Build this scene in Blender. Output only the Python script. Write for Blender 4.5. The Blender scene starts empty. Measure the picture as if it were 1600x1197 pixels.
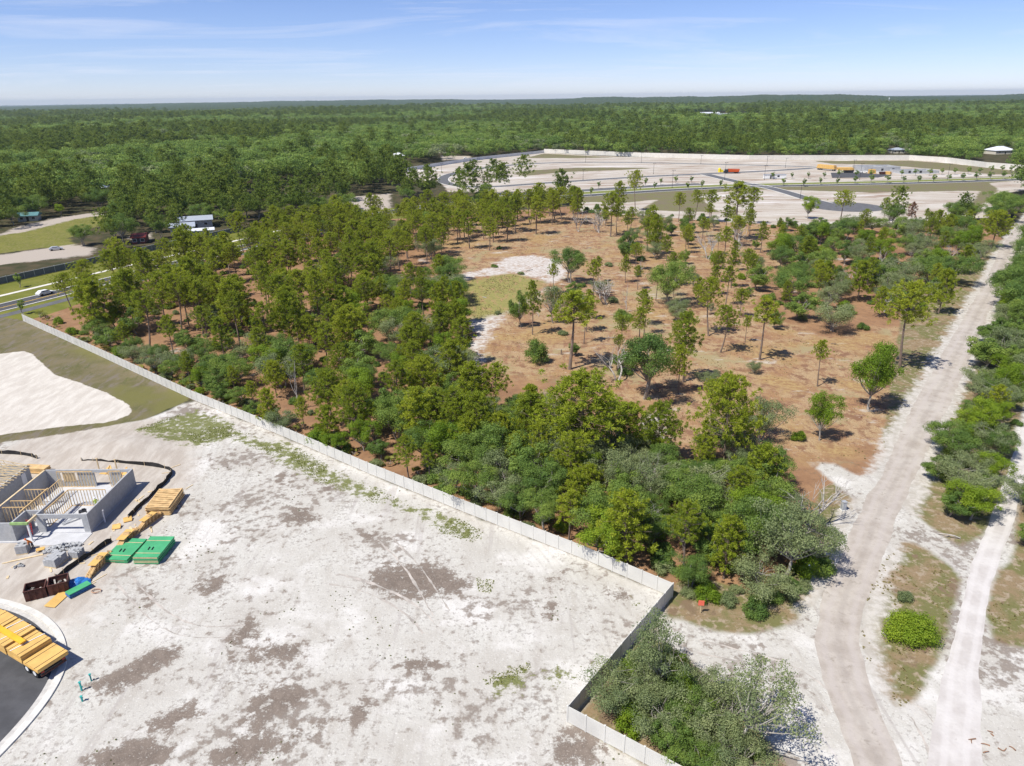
import bpy, math, random
import numpy as np
from mathutils import Matrix, Vector

sc = bpy.context.scene
# ---------------------------------------------------------------- camera
CAM_H, FPX, YH, ROLL = 51.0, 1110.0, 153.0, -0.011      # drone height (m), lens, horizon row, roll
PITCH = math.atan((598.5 - YH) / FPX)
cam_d = bpy.data.cameras.new('camera'); cam = bpy.data.objects.new('camera', cam_d)
sc.collection.objects.link(cam); sc.camera = cam
cam_d.sensor_width = 36.0; cam_d.lens = 36.0 * FPX / 1600.0
cam_d.clip_start = 0.5; cam_d.clip_end = 60000.0
_F = Vector((0, math.cos(PITCH), -math.sin(PITCH))); _D0 = Vector((0, -math.sin(PITCH), -math.cos(PITCH))); _R0 = Vector((1, 0, 0))
_c, _s = math.cos(ROLL), math.sin(ROLL)
_R = _c * _R0 - _s * _D0; _U = -(_s * _R0 + _c * _D0)
cam.matrix_world = Matrix(((_R.x, _U.x, -_F.x, 0), (_R.y, _U.y, -_F.y, 0), (_R.z, _U.z, -_F.z, CAM_H), (0, 0, 0, 1)))

# ---------------------------------------------------------------- sky, sun, exposure
SUN_EL, SHADOW_AZ = math.radians(57), math.radians(54)   # shadows fall towards +x +y
sun_dir = Vector((-math.sin(SHADOW_AZ) * math.cos(SUN_EL), -math.cos(SHADOW_AZ) * math.cos(SUN_EL), math.sin(SUN_EL)))
world = bpy.data.worlds.new('World'); sc.world = world; world.use_nodes = True
wn, wl = world.node_tree.nodes, world.node_tree.links
wn.clear()
w_out = wn.new('ShaderNodeOutputWorld'); w_bg = wn.new('ShaderNodeBackground')
sky = wn.new('ShaderNodeTexSky'); sky.sky_type = 'NISHITA'; sky.sun_disc = False
sky.sun_elevation = SUN_EL; sky.sun_rotation = math.atan2(sun_dir.x, sun_dir.y)
sky.altitude = 2400; sky.air_density = 1.0; sky.dust_density = 0.0; sky.ozone_density = 4.5
w_bg.inputs['Strength'].default_value = 0.102
tc = wn.new('ShaderNodeTexCoord'); sp = wn.new('ShaderNodeSeparateXYZ'); wl.new(tc.outputs['Generated'], sp.inputs[0])
def wmath(op, a, b):
    n = wn.new('ShaderNodeMath'); n.operation = op
    for i, v in enumerate((a, b)):
        if isinstance(v, (int, float)): n.inputs[i].default_value = v
        else: wl.new(v, n.inputs[i])
    return n.outputs[0]
zz = wmath('ADD', wmath('MAXIMUM', sp.outputs[2], 0.0), 0.06)
cx, cy = wmath('DIVIDE', sp.outputs[0], zz), wmath('DIVIDE', sp.outputs[1], zz)
cv = wn.new('ShaderNodeCombineXYZ'); wl.new(wmath('MULTIPLY', cx, 0.42), cv.inputs[0]); wl.new(wmath('MULTIPLY', cy, 1.0), cv.inputs[1])
n1 = wn.new('ShaderNodeTexNoise'); n1.inputs['Scale'].default_value = 0.62; n1.inputs['Detail'].default_value = 9; n1.inputs['Roughness'].default_value = 0.66; n1.inputs['Distortion'].default_value = 1.1
wl.new(cv.outputs[0], n1.inputs['Vector'])
cr = wn.new('ShaderNodeValToRGB'); cr.color_ramp.elements[0].position = 0.50; cr.color_ramp.elements[1].position = 0.76
wl.new(n1.outputs[0], cr.inputs[0])
skt = wn.new('ShaderNodeMix'); skt.data_type = 'RGBA'; skt.blend_type = 'MULTIPLY'; skt.inputs[0].default_value = 1.0; wl.new(sky.outputs[0], skt.inputs[6]); skt.inputs[7].default_value = (0.92, 0.87, 1.04, 1)
mx = wn.new('ShaderNodeMix'); mx.data_type = 'RGBA'
wl.new(wmath('MULTIPLY', cr.outputs[0], 0.5), mx.inputs[0]); wl.new(skt.outputs[2], mx.inputs[6]); mx.inputs[7].default_value = (6.9, 7.1, 8.0, 1)
wl.new(mx.outputs[2], w_bg.inputs['Color']); wl.new(w_bg.outputs[0], w_out.inputs['Surface'])
sun_l = bpy.data.lights.new('sun', 'SUN'); sun_l.energy = 4.6; sun_l.angle = math.radians(0.53); sun_l.color = (1.0, 0.96, 0.875)
sun = bpy.data.objects.new('sun', sun_l); sc.collection.objects.link(sun)
sun.rotation_euler = sun_dir.to_track_quat('Z', 'Y').to_euler(); sun.location = (0, 0, 200)
sc.cycles.max_bounces = 6; sc.cycles.diffuse_bounces = 3; sc.cycles.transmission_bounces = 4; sc.cycles.volume_bounces = 0
sc.view_settings.view_transform = 'Standard'; sc.view_settings.look = 'None'
sc.view_settings.exposure = 0.37; sc.view_settings.gamma = 1.0; sc.view_settings.use_curve_mapping = False

# ---------------------------------------------------------------- helpers
rng = np.random.default_rng(7); random.seed(7)
COL = sc.collection

def G(x, y, z=0.0):
    """survey: the place on the level ground (height z) that the drone saw in this direction"""
    u, v = x - 800.0, y - 598.5
    u2, v2 = _c * u + _s * v, -_s * u + _c * v
    fy = FPX * math.cos(PITCH) - v2 * math.sin(PITCH); dz = FPX * math.sin(PITCH) + v2 * math.cos(PITCH)
    t = (CAM_H - z) / max(dz, 1e-3)
    return (u2 * t, fy * t)
def GP(pts, z=0.0): return [G(p[0], p[1], z) for p in pts]
def height_of(base, top_y, top_x=None):
    bx, by = G(*base); x, y = (base[0] if top_x is None else top_x), top_y
    u, v = x - 800.0, y - 598.5
    u2, v2 = _c * u + _s * v, -_s * u + _c * v
    fy = FPX * math.cos(PITCH) - v2 * math.sin(PITCH); dz = FPX * math.sin(PITCH) + v2 * math.cos(PITCH)
    return CAM_H - dz * math.hypot(bx, by) / math.hypot(u2, fy)
def project(p):
    d = Vector(p) - Vector((0, 0, CAM_H)); zf = d.dot(_F)
    return 800 + FPX * d.dot(_R) / zf, 598.5 - FPX * d.dot(_U) / zf, zf

class MB:
    """collects shapes for ONE mesh"""
    def __init__(s): s.v, s.f, s.m = [], [], []
    def add(s, verts, faces, mi=0):
        o = len(s.v); s.v += [tuple(p) for p in verts]; s.f += [tuple(i + o for i in f) for f in faces]; s.m += [mi] * len(faces); return s
    def box(s, c, d, rz=0.0, mi=0, M=None):
        x, y, z = d[0] / 2, d[1] / 2, d[2] / 2
        vs = [(a * x, b * y, e * z) for a, b, e in ((-1,-1,-1),(1,-1,-1),(1,1,-1),(-1,1,-1),(-1,-1,1),(1,-1,1),(1,1,1),(-1,1,1))]
        ca, sa = math.cos(rz), math.sin(rz)
        if M is not None: vs = [tuple(M @ Vector(v)) for v in vs]
        vs = [(c[0] + p[0] * ca - p[1] * sa, c[1] + p[0] * sa + p[1] * ca, c[2] + p[2]) for p in vs]
        return s.add(vs, [(3,2,1,0),(4,5,6,7),(0,1,5,4),(1,2,6,5),(2,3,7,6),(3,0,4,7)], mi)
    def bar(s, a, b, w, h, mi=0):
        a, b = Vector(a), Vector(b); d = b - a; L = d.length
        q = d.to_track_quat('X', 'Z').to_matrix().to_4x4()
        c = (a + b) / 2
        return s.box(c, (L, w, h), 0, mi, q)
    def prism(s, poly, z0, z1, mi=0):
        n = len(poly); vs = [(p[0], p[1], z0) for p in poly] + [(p[0], p[1], z1) for p in poly]
        fs = [tuple(range(n - 1, -1, -1)), tuple(range(n, 2 * n))] + [(i, (i + 1) % n, n + (i + 1) % n, n + i) for i in range(n)]
        return s.add(vs, fs, mi)
    def tube(s, pts, radii, n=6, mi=0, cap=True):
        rings = []
        for i, p in enumerate(pts):
            p = Vector(p); t = (Vector(pts[min(i + 1, len(pts) - 1)]) - Vector(pts[max(i - 1, 0)]))
            t = t.normalized() if t.length > 1e-9 else Vector((0, 0, 1))
            a = t.cross(Vector((0.13, 0.91, 0.2))).normalized(); b = t.cross(a)
            rings.append([p + (a * math.cos(k * 2 * math.pi / n) + b * math.sin(k * 2 * math.pi / n)) * radii[i] for k in range(n)])
        vs = [q for r in rings for q in r]; fs = []
        for i in range(len(pts) - 1):
            for k in range(n):
                fs.append((i * n + k, i * n + (k + 1) % n, (i + 1) * n + (k + 1) % n, (i + 1) * n + k))
        if cap: fs += [tuple(range(n - 1, -1, -1)), tuple((len(pts) - 1) * n + k for k in range(n))]
        return s.add(vs, fs, mi)
    def cyl(s, c, r, h, n=12, mi=0): return s.tube([c, (c[0], c[1], c[2] + h)], [r, r], n, mi)
    def wheel(s, c, r, w, axis, n=14, mi=0):
        a = Vector(axis).normalized() * w / 2; c = Vector(c)
        return s.tube([c - a, c + a], [r, r], n, mi)
    def mesh(s, name, mats):
        me = bpy.data.meshes.new(name); me.from_pydata(s.v, [], s.f)
        for m in (mats if isinstance(mats, (list, tuple)) else [mats]): me.materials.append(m)
        if any(s.m): me.polygons.foreach_set('material_index', s.m)
        me.update(); return me
    def build(s, name, mats, parent=None, loc=(0, 0, 0), rz=0.0):
        return link(name, s.mesh(name, mats), parent, loc, rz)
def link(name, data, parent=None, loc=(0, 0, 0), rz=0.0):
    o = bpy.data.objects.new(name, data); COL.objects.link(o); o.parent = parent
    o.location = loc; o.rotation_euler = (0, 0, rz); return o
def empty(name, loc=(0, 0, 0), rz=0.0):
    o = link(name, None, None, loc, rz); o.empty_display_size = 0.3; return o
def tag(o, label=None, cat=None, group=None, kind=None):
    if label: o['label'] = label
    if cat: o['category'] = cat
    if group: o['group'] = group
    if kind: o['kind'] = kind
    return o
def copy_tree(o, parent=None):
    c = o.copy(); COL.objects.link(c); c.parent = parent
    for ch in list(o.children): copy_tree(ch, c)
    return c
def np_mesh(name, V, F, mats, attrs=None, smooth=False):
    me = bpy.data.meshes.new(name); V = np.asarray(V, np.float32); F = np.asarray(F, np.int32)
    k = F.shape[1]
    me.vertices.add(len(V)); me.vertices.foreach_set('co', V.ravel())
    me.loops.add(F.size); me.loops.foreach_set('vertex_index', F.ravel())
    me.polygons.add(len(F)); me.polygons.foreach_set('loop_start', np.arange(0, F.size, k, dtype=np.int32))
    me.polygons.foreach_set('loop_total', np.full(len(F), k, np.int32))
    for m in (mats if isinstance(mats, (list, tuple)) else [mats]): me.materials.append(m)
    for n, a in (attrs or {}).items():
        at = me.attributes.new(n, 'FLOAT', 'POINT'); at.data.foreach_set('value', np.asarray(a, np.float32))
    if smooth: me.polygons.foreach_set('use_smooth', np.ones(len(F), bool))
    me.update(calc_edges=True); return me
def sdpoly(P, poly, clip=40.0):
    """signed distance (m), positive inside"""
    P = np.asarray(P, float); Q = np.asarray(poly, float); d = np.full(len(P), -clip)
    lo, hi = Q.min(0) - clip, Q.max(0) + clip
    k = np.where((P[:, 0] > lo[0]) & (P[:, 0] < hi[0]) & (P[:, 1] > lo[1]) & (P[:, 1] < hi[1]))[0]
    if not len(k): return d
    p = P[k]; dist = np.full(len(k), 1e9); ins = np.zeros(len(k), bool)
    for i in range(len(Q)):
        a, b = Q[i], Q[(i + 1) % len(Q)]; e = b - a; w = p - a
        t = np.clip((w @ e) / max(e @ e, 1e-9), 0, 1); r = w - t[:, None] * e
        dist = np.minimum(dist, np.hypot(r[:, 0], r[:, 1]))
        c = (a[1] > p[:, 1]) != (b[1] > p[:, 1])
        with np.errstate(divide='ignore', invalid='ignore'):
            xi = a[0] + (p[:, 1] - a[1]) * e[0] / (e[1] if abs(e[1]) > 1e-9 else 1e-9)
        ins ^= c & (p[:, 0] < xi)
    d[k] = np.clip(np.where(ins, dist, -dist), -clip, clip); return d
def sdline(P, line, clip=40.0):
    P = np.asarray(P, float); Q = np.asarray(line, float); dist = np.full(len(P), 1e9)
    for i in range(len(Q) - 1):
        a, b = Q[i], Q[i + 1]; e = b - a; w = P - a
        t = np.clip((w @ e) / max(e @ e, 1e-9), 0, 1); r = w - t[:, None] * e
        dist = np.minimum(dist, np.hypot(r[:, 0], r[:, 1]))
    return np.minimum(dist, clip)
def inside(p, poly): return sdpoly([p], poly)[0] > 0
def resample(line, step):
    L = [Vector((p[0], p[1])) for p in line]; out = [L[0]]
    for a, b in zip(L, L[1:]):
        n = max(1, int((b - a).length / step))
        out += [a.lerp(b, (i + 1) / n) for i in range(n)]
    return out
def smooth_line(line, it=3):
    L = [Vector((p[0], p[1])) for p in line]
    for _ in range(it):
        M = [L[0]]
        for a, b in zip(L, L[1:]): M += [a.lerp(b, .25), a.lerp(b, .75)]
        L = M + [L[-1]]
    return L
def offset_line(L, d):
    out = []
    for i, p in enumerate(L):
        t = (L[min(i + 1, len(L) - 1)] - L[max(i - 1, 0)]).normalized()
        out.append(p + Vector((-t.y, t.x)) * d)
    return out

# ---------------------------------------------------------------- materials
class NT:
    def __init__(s, name):
        s.mat = bpy.data.materials.new(name); s.mat.use_nodes = True; s.t = s.mat.node_tree; s.t.nodes.clear()
        s.out = s.n('ShaderNodeOutputMaterial')
    def n(s, t, **kw):
        x = s.t.nodes.new(t)
        for k, v in kw.items(): setattr(x, k, v)
        return x
    def set(s, sock, v):
        if isinstance(v, bpy.types.NodeSocket): s.t.links.new(v, sock)
        elif isinstance(v, (tuple, list)) and sock.type == 'RGBA': sock.default_value = tuple(v)[:3] + (1.0,)
        else: sock.default_value = v
    def math(s, op, a, b=0.0, c=0.0):
        x = s.n('ShaderNodeMath', operation=op)
        for i, v in enumerate((a, b, c)): s.set(x.inputs[i], v)
        return x.outputs[0]
    def step(s, v, lo, hi):
        x = s.n('ShaderNodeMapRange', interpolation_type='SMOOTHSTEP'); s.set(x.inputs[0], v); s.set(x.inputs[1], lo); s.set(x.inputs[2], hi); return x.outputs[0]
    def mix(s, f, a, b, blend='MIX'):
        x = s.n('ShaderNodeMix', data_type='RGBA', blend_type=blend); s.set(x.inputs[0], f); s.set(x.inputs[6], a); s.set(x.inputs[7], b); return x.outputs[2]
    def noise(s, scale, detail=5.0, rough=0.55, vec=None, dist=0.0):
        x = s.n('ShaderNodeTexNoise'); x.inputs['Scale'].default_value = scale; x.inputs['Detail'].default_value = detail
        x.inputs['Roughness'].default_value = rough; x.inputs['Distortion'].default_value = dist
        if vec is not None: s.t.links.new(vec, x.inputs['Vector'])
        return x.outputs[0]
    def attr(s, name): x = s.n('ShaderNodeAttribute'); x.attribute_name = name; return x.outputs['Fac']
    def pos(s): return s.n('ShaderNodeNewGeometry').outputs['Position']
    def objc(s): return s.n('ShaderNodeTexCoord').outputs['Object']
    def mapv(s, v, scale=(1,1,1), rot=(0,0,0)):
        x = s.n('ShaderNodeMapping'); s.t.links.new(v, x.inputs[0]); x.inputs['Scale'].default_value = scale; x.inputs['Rotation'].default_value = rot; return x.outputs[0]
    def bsdf(s, color, rough=0.8, spec=0.3, metal=0.0, bump=None, bstr=0.3, bdist=0.05):
        b = s.n('ShaderNodeBsdfPrincipled'); s.set(b.inputs['Base Color'], color); s.set(b.inputs['Roughness'], rough); s.set(b.inputs['Metallic'], metal)
        b.inputs['Specular IOR Level'].default_value = spec
        if bump is not None:
            bp = s.n('ShaderNodeBump'); s.set(bp.inputs['Height'], bump); bp.inputs['Strength'].default_value = bstr; bp.inputs['Distance'].default_value = bdist
            s.t.links.new(bp.outputs[0], b.inputs['Normal'])
        return b
    def done(s, b): s.t.links.new(b.outputs[0], s.out.inputs['Surface']); return s.mat
MATS = {}
def simple(name, col, rough=0.7, var=0.12, scale=3.0, metal=0.0, spec=0.3, stretch=(1,1,1), fine=None):
    """a plain surface with mottled colour"""
    if name in MATS: return MATS[name]
    t = NT(name); v = t.mapv(t.pos(), stretch)
    a = tuple(min(1, c * (1 + var)) for c in col); b = tuple(c * (1 - var) for c in col)
    c = t.mix(t.step(t.noise(scale, 6, 0.6, v), 0.3, 0.7), b, a)
    if fine: c = t.mix(t.math('MULTIPLY', t.step(t.noise(fine[0], 3, 0.7, v), 0.55, 0.75), fine[1]), c, tuple(x * 0.45 for x in col))
    rv = t.math('ADD', rough - 0.08, t.math('MULTIPLY', t.noise(scale * 2.3, 3), 0.16))
    MATS[name] = t.done(t.bsdf(c, rv, spec, metal)); return MATS[name]
# ================================================================ THE GROUND
def terrain(x, y):
    """level near the camera, gentle hills far off"""
    r = np.hypot(x, y); k = np.clip((r - 2600) / 3000, 0, 1); k = k * k * (3 - 2 * k)
    h = 10 * np.sin(x / 1900 + 0.6) * np.sin(y / 2300 + 1.0) + 6 * np.sin(x / 760 + y / 1300)
    az = np.arctan2(x, y)
    ridge = 42 * np.exp(-((az - 0.33) / 0.16) ** 2) * np.exp(-((r - 6200) / 1500) ** 2) + 34 * np.exp(-((az - 0.12) / 0.10) ** 2) * np.exp(-((r - 7000) / 1500) ** 2)
    ridge += 40 * np.exp(-((az + 0.16) / 0.2) ** 2) * np.exp(-((r - 9000) / 2200) ** 2) + 38 * np.exp(-((az - 0.62) / 0.07) ** 2) * np.exp(-((r - 7500) / 1500) ** 2)
    ridge = ridge * (1 + 0.06 * np.sin(az * 61 + 1) + 0.04 * np.sin(az * 143))
    return k * h + ridge * np.clip((r - 2600) / 1500, 0, 1)

FENCE_LINE = GP([(37, 502), (150, 553.5), (300, 624), (443, 682), (575, 739.5), (725, 800), (913, 874), (1050, 933)])
_f0, _f1 = np.array(FENCE_LINE[0]), np.array(FENCE_LINE[-1])
FENCE_A, FENCE_B = tuple(_f0), tuple(_f1)
FENCE_C = G(886.5, 1128); FENCE_D = (FENCE_C[0] + (FENCE_A[0] - FENCE_B[0]) * -0.155, FENCE_C[1] + (FENCE_A[1] - FENCE_B[1]) * -0.155)
FENCE_D = (G(1068, 1215)[0] + 6, G(1068, 1215)[1] - 5)

_fm = [tuple(p) for p in FENCE_LINE[1:-1]]
P_LOT = [(-110, 128), (-90, 118)] + GP([(0, 690), (120, 672), (230, 655)]) + FENCE_LINE[2:] + [ FENCE_C, FENCE_D, (20, 5), (-110, 5)]
P_OLIVE = GP([(-500, 560), (0, 496), (36, 500), (150, 552), (300, 623), (230, 655), (120, 675), (0, 692), (-500, 770)])
P_PAD = GP([(-400, 580), (0, 553), (35, 549), (50, 553), (85, 585), (150, 607), (195, 628), (207, 640), (200, 650), (170, 660), (80, 669), (0, 680), (-400, 740)])
P_CLEAR = GP([(700, 350), (880, 335), (1000, 338), (1180, 350), (1300, 380), (1200, 430), (1180, 480), (1290, 530), (1400, 510), (1470, 520), (1430, 600), (1370, 700), (1280, 730),
              (1150, 690), (1040, 690), (1010, 640), (900, 600), (790, 590), (740, 560), (730, 500), (690, 440), (690, 390)])
P_WOOD = GP([(75, 492), (330, 400), (575, 345), (720, 335), (900, 322), (1130, 345), (1300, 358), (1540, 352), (1575, 380), (1546, 430), (1512, 480), (1470, 550), (1425, 626), (1390, 700), (1366, 745),
             (1330, 760), (1345, 800), (1320, 850), (1290, 910), (1250, 965), (1180, 985), (1100, 975), (1058, 950)]) + [FENCE_B] + _fm[::-1] + [FENCE_A]
P_TRAIL = GP([(695, 446), (718, 428), (765, 418), (790, 402), (835, 398), (880, 408), (888, 428), (866, 445), (848, 438), (800, 427), (740, 435), (708, 452)])
P_TRAIL2 = GP([(735, 500), (775, 478), (830, 455), (860, 448), (850, 462), (790, 492), (770, 520), (755, 550), (748, 590), (733, 600), (728, 560), (735, 525)])
P_TRAIL3 = GP([(1005, 645), (1035, 640), (1042, 700), (1075, 730), (1060, 742), (1020, 705)])
P_RING = GP([(700, 452), (740, 436), (800, 428), (845, 440), (840, 462), (790, 490), (742, 498), (722, 478)])
P_JUNC = GP([(1058, 962), (1100, 984), (1180, 992), (1245, 975), (1290, 920), (1318, 850), (1340, 800), (1385, 740), (1420, 760), (1405, 795), (1440, 812), (1500, 856), (1540, 834), (1554, 800), (1566, 766),
             (1580, 740), (1590, 660), (1640, 560), (1700, 560), (1640, 690), (1600, 760), (1586, 830), (1586, 862), (1556, 900), (1538, 960), (1556, 1005), (1640, 1020), (1900, 1240), (1900, 1600), (1200, 1600), (1232, 1200),
             (1150, 1090), (1085, 1040), (1010, 985), (960, 1030), (925, 1100), (905, 1115), (1005, 975)])
P_DRIVE = GP([(1262, 722), (1300, 722), (1345, 745), (1385, 735), (1345, 800), (1330, 775), (1300, 752)])
P_ISLE = GP([(1382, 868), (1422, 843), (1450, 860), (1500, 895), (1502, 912), (1482, 990), (1442, 1080), (1410, 1112), (1368, 1072), (1343, 1010), (1345, 960), (1362, 905)])
P_RGRASS = GP([(1640, 850), (1585, 880), (1556, 905), (1538, 960), (1556, 1003), (1640, 1015), (1800, 980), (1800, 850)])
P_EDGE = GP([(1056, 940), (1058, 952), (1100, 977), (1180, 987), (1250, 967), (1292, 912), (1322, 850), (1347, 800), (1332, 758), (1300, 770), (1285, 850), (1265, 900), (1180, 938), (1080, 915)])
P_GROVE = [FENCE_B, FENCE_C, FENCE_D] + GP([(1240, 1220), (1160, 1100), (1085, 1045), (1012, 990)])
P_STRIP = GP([(1420, 778), (1470, 695), (1535, 570), (1580, 480), (1600, 420), (1660, 340), (1720, 380), (1660, 540), (1592, 655), (1566, 765), (1540, 832), (1502, 852), (1450, 815)])
P_DEV = GP([(620, 268), (700, 255), (780, 245), (850, 239), (965, 245), (1170, 249), (1420, 249), (1480, 253), (1540, 260), (1640, 270), (1640, 290), (1572, 302), (1545, 340), (1440, 348), (1300, 357), (1140, 347), (900, 330), (905, 315), (860, 305), (700, 300), (690, 285), (640, 280)])
P_DGRASS = [GP(q) for q in (
    [(815, 300), (1300, 284), (1600, 274), (1600, 281), (1545, 286), (1560, 296), (1540, 298), (1460, 299), (1360, 301), (1240, 297), (1160, 296), (1080, 306), (985, 316), (905, 316)],
    [(1040, 305), (1085, 304), (1125, 332), (1060, 330), (1000, 328)],
    [(1270, 251.5), (1420, 251), (1480, 255), (1600, 268.5), (1595, 273), (1545, 272), (1480, 266), (1380, 257.5), (1300, 256)],
    [(835, 266), (900, 262), (1000, 262), (1022, 263), (960, 266), (880, 269), (820, 275), (800, 272)],
    [(1535, 295), (1560, 297), (1530, 326), (1512, 325)],
    [(850, 240), (960, 246), (900, 247), (820, 247)])]
P_FIELD = GP([(-60, 372), (0, 368), (60, 357), (120, 340), (165, 335), (155, 352), (108, 372), (120, 386), (60, 388), (0, 396), (-60, 402)])
P_FSAND = GP([(-60, 380), (0, 366), (30, 354), (90, 340), (165, 330), (165, 336), (115, 343), (80, 352), (40, 362), (0, 368), (-60, 392)])
P_FSAND2 = GP([(-60, 402), (0, 398), (60, 390), (110, 382), (150, 388), (140, 398), (100, 404), (50, 408), (0, 414), (-60, 424)])
P_VERGE = [(-150, 130), (-90, 120), FENCE_A, (-118, 180), (-95, 232), (-60, 300), (-30, 345), (60, 392), (60, 412), (-30, 388), (-85, 348), (-125, 290), (-170, 200), (-190, 150)]
P_FARCLR = GP([(985, 181), (1010, 178.5), (1100, 177), (1150, 176.5), (1150, 180.5), (1080, 182), (1000, 184)])
P_SMALLCLR = [GP(q) for q in ([(150, 268), (190, 263), (195, 269), (160, 273)], [(235, 220), (330, 226), (330, 232), (240, 226)], [(545, 308), (610, 302), (610, 326), (550, 330)], [(690, 243), (735, 244), (735, 249), (690, 251)], [(1400, 231), (1440, 233), (1440, 236), (1400, 236)], [(205, 368), (235, 362), (235, 374), (210, 378)])]
SOIL = [GP(q) for q in ([(400, 1085), (440, 1070), (478, 1072), (480, 1095), (445, 1110), (405, 1122), (388, 1118)], [(385, 970), (405, 968), (400, 1005), (372, 1010), (358, 1000)],
    [(400, 1010), (470, 1005), (478, 1025), (440, 1036), (410, 1025)], [(360, 1020), (380, 1035), (395, 1062), (375, 1058), (358, 1038)], [(145, 1062), (180, 1050), (215, 1035), (235, 1015), (280, 1012), (285, 1028), (240, 1048), (205, 1072), (170, 1088), (150, 1082)],
    [(140, 1185), (185, 1160), (235, 1150), (268, 1170), (262, 1200), (190, 1230), (120, 1220)], [(235, 1125), (275, 1105), (305, 1100), (310, 1122), (270, 1140), (240, 1145)], [(325, 1180), (370, 1150), (400, 1145), (440, 1160), (470, 1130), (490, 1135), (470, 1165), (420, 1180), (370, 1195), (330, 1200)],
    [(540, 1115), (560, 1090), (580, 1100), (570, 1130), (545, 1140)], [(620, 1030), (690, 1035), (695, 1055), (640, 1050)], [(845, 950), (870, 945), (872, 965), (850, 970)], [(858, 902), (880, 898), (880, 915), (862, 914)], [(945, 915), (980, 928), (975, 942), (950, 935)],
    [(640, 660), (660, 662), (655, 672), (640, 670)], [(430, 745), (455, 738), (455, 750), (436, 756)], [(500, 755), (525, 760), (520, 770), (500, 768)], [(440, 800), (480, 795), (500, 810), (470, 822), (445, 815)], [(870, 1150), (905, 1135), (935, 1150), (950, 1185), (900, 1200), (860, 1190)],
    [(590, 885), (690, 880), (720, 905), (690, 930), (620, 935), (575, 915)], [(300, 920), (345, 900), (360, 910), (330, 930)], [(220, 935), (242, 925), (240, 950), (225, 952)], [(700, 900), (735, 905), (730, 930), (700, 925)], [(560, 830), (585, 832), (580, 842), (560, 838)])]
WEED = [GP(q) for q in ([(330, 655), (400, 680), (480, 715), (560, 752), (640, 785), (700, 812), (690, 822), (600, 790), (500, 745), (400, 705), (340, 680)], [(200, 672), (310, 638), (370, 660), (360, 690), (300, 700), (240, 690)], [(395, 685), (450, 688), (520, 730), (600, 765), (590, 790), (520, 765), (430, 725)], [(640, 785), (690, 795), (760, 830), (740, 850), (690, 835), (645, 805)], [(740, 900), (775, 905), (770, 930), (745, 925)],
    [(860, 1035), (925, 1040), (900, 1080), (850, 1075)], [(750, 1060), (830, 1030), (840, 1075), (770, 1100)], [(980, 925), (1010, 935), (1000, 950), (975, 945)])]
P_HSITE = [(-80, 60), (-46, 60), (-47, 92), (-52, 104), (-62, 112), (-80, 112)]

xs = np.concatenate([-np.geomspace(17000, 300, 32), np.arange(-290, 340.1, 2.0), np.geomspace(350, 17000, 32)])
ys = np.concatenate([-np.geomspace(3000, 12, 14), np.arange(4, 300, 2.0), np.arange(300, 820, 2.6), np.geomspace(826, 18000, 58)])
XX, YY = np.meshgrid(xs, ys); GPTS = np.stack([XX.ravel(), YY.ravel()], 1)
gz = terrain(GPTS[:, 0], GPTS[:, 1])
# shallow relief: sand heaps by the house site
for (mx_, my_, mr, mh) in ((-61.5, 100.5, 3.6, 1.0), (-57.5, 101.5, 3.0, 0.7), (-66, 101, 4, 0.5)):
    gz += mh * np.exp(-((GPTS[:, 0] - mx_) ** 2 + (GPTS[:, 1] - my_) ** 2) / mr ** 2)
nx, ny = len(xs), len(ys)
ii = np.arange(nx * ny).reshape(ny, nx)
GF = np.stack([ii[:-1, :-1].ravel(), ii[:-1, 1:].ravel(), ii[1:, 1:].ravel(), ii[1:, :-1].ravel()], 1)
def mask(*polys): 
    d = np.full(len(GPTS), -40.0)
    for q in polys: d = np.maximum(d, sdpoly(GPTS, q))
    return d
m_sand = mask(P_LOT, P_JUNC, P_DRIVE)
_rc = [((a[0] + b[0]) / 2, (a[1] + b[1]) / 2) for a, b in zip(GP([(1345, 1240), (1312, 1138), (1287, 1069), (1274, 1010), (1278, 960), (1299, 897), (1320, 845), (1348, 790), (1378, 738), (1411, 668), (1431, 626), (1473, 552), (1516, 477), (1548, 424), (1557, 400), (1575, 370), (1612, 325)]),
    GP([(1435, 1240), (1390, 1138), (1358, 1069), (1341, 1005), (1346, 955), (1370, 897), (1386, 850), (1404, 800), (1436, 738), (1464, 668), (1486, 626), (1518, 552), (1551, 477), (1578, 425), (1585, 400), (1602, 374), (1634, 328)]))]
m_attrs = dict(m_fringe=np.clip(4.6 - sdline(GPTS, _rc), -40, 40), m_sand=np.minimum(m_sand, -mask(P_ISLE, P_RGRASS)), m_olive=mask(P_OLIVE), m_pad=mask(P_PAD), m_wood=mask(P_WOOD), m_clear=mask(P_CLEAR), m_trail=np.minimum(mask(P_TRAIL, P_TRAIL2, P_TRAIL3), 2.0),
    m_ring=np.minimum(mask(P_RING), 2.5), m_dev=mask(P_DEV), m_dgrass=mask(*P_DGRASS), m_field=mask(P_FIELD), m_fsand=mask(P_FSAND, P_FSAND2, P_FARCLR, *P_SMALLCLR), m_verge=mask(P_VERGE),
    m_soil=np.minimum(mask(*SOIL), 0.7), m_weed=np.minimum(mask(*WEED), 1.3), m_site=mask(P_HSITE), m_isle=mask(P_ISLE, P_RGRASS, P_EDGE, P_STRIP, P_GROVE, [(48, 60), (60, 100), (110, 190), (240, 320), (330, 320), (330, 6), (60, 6)]))

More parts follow.
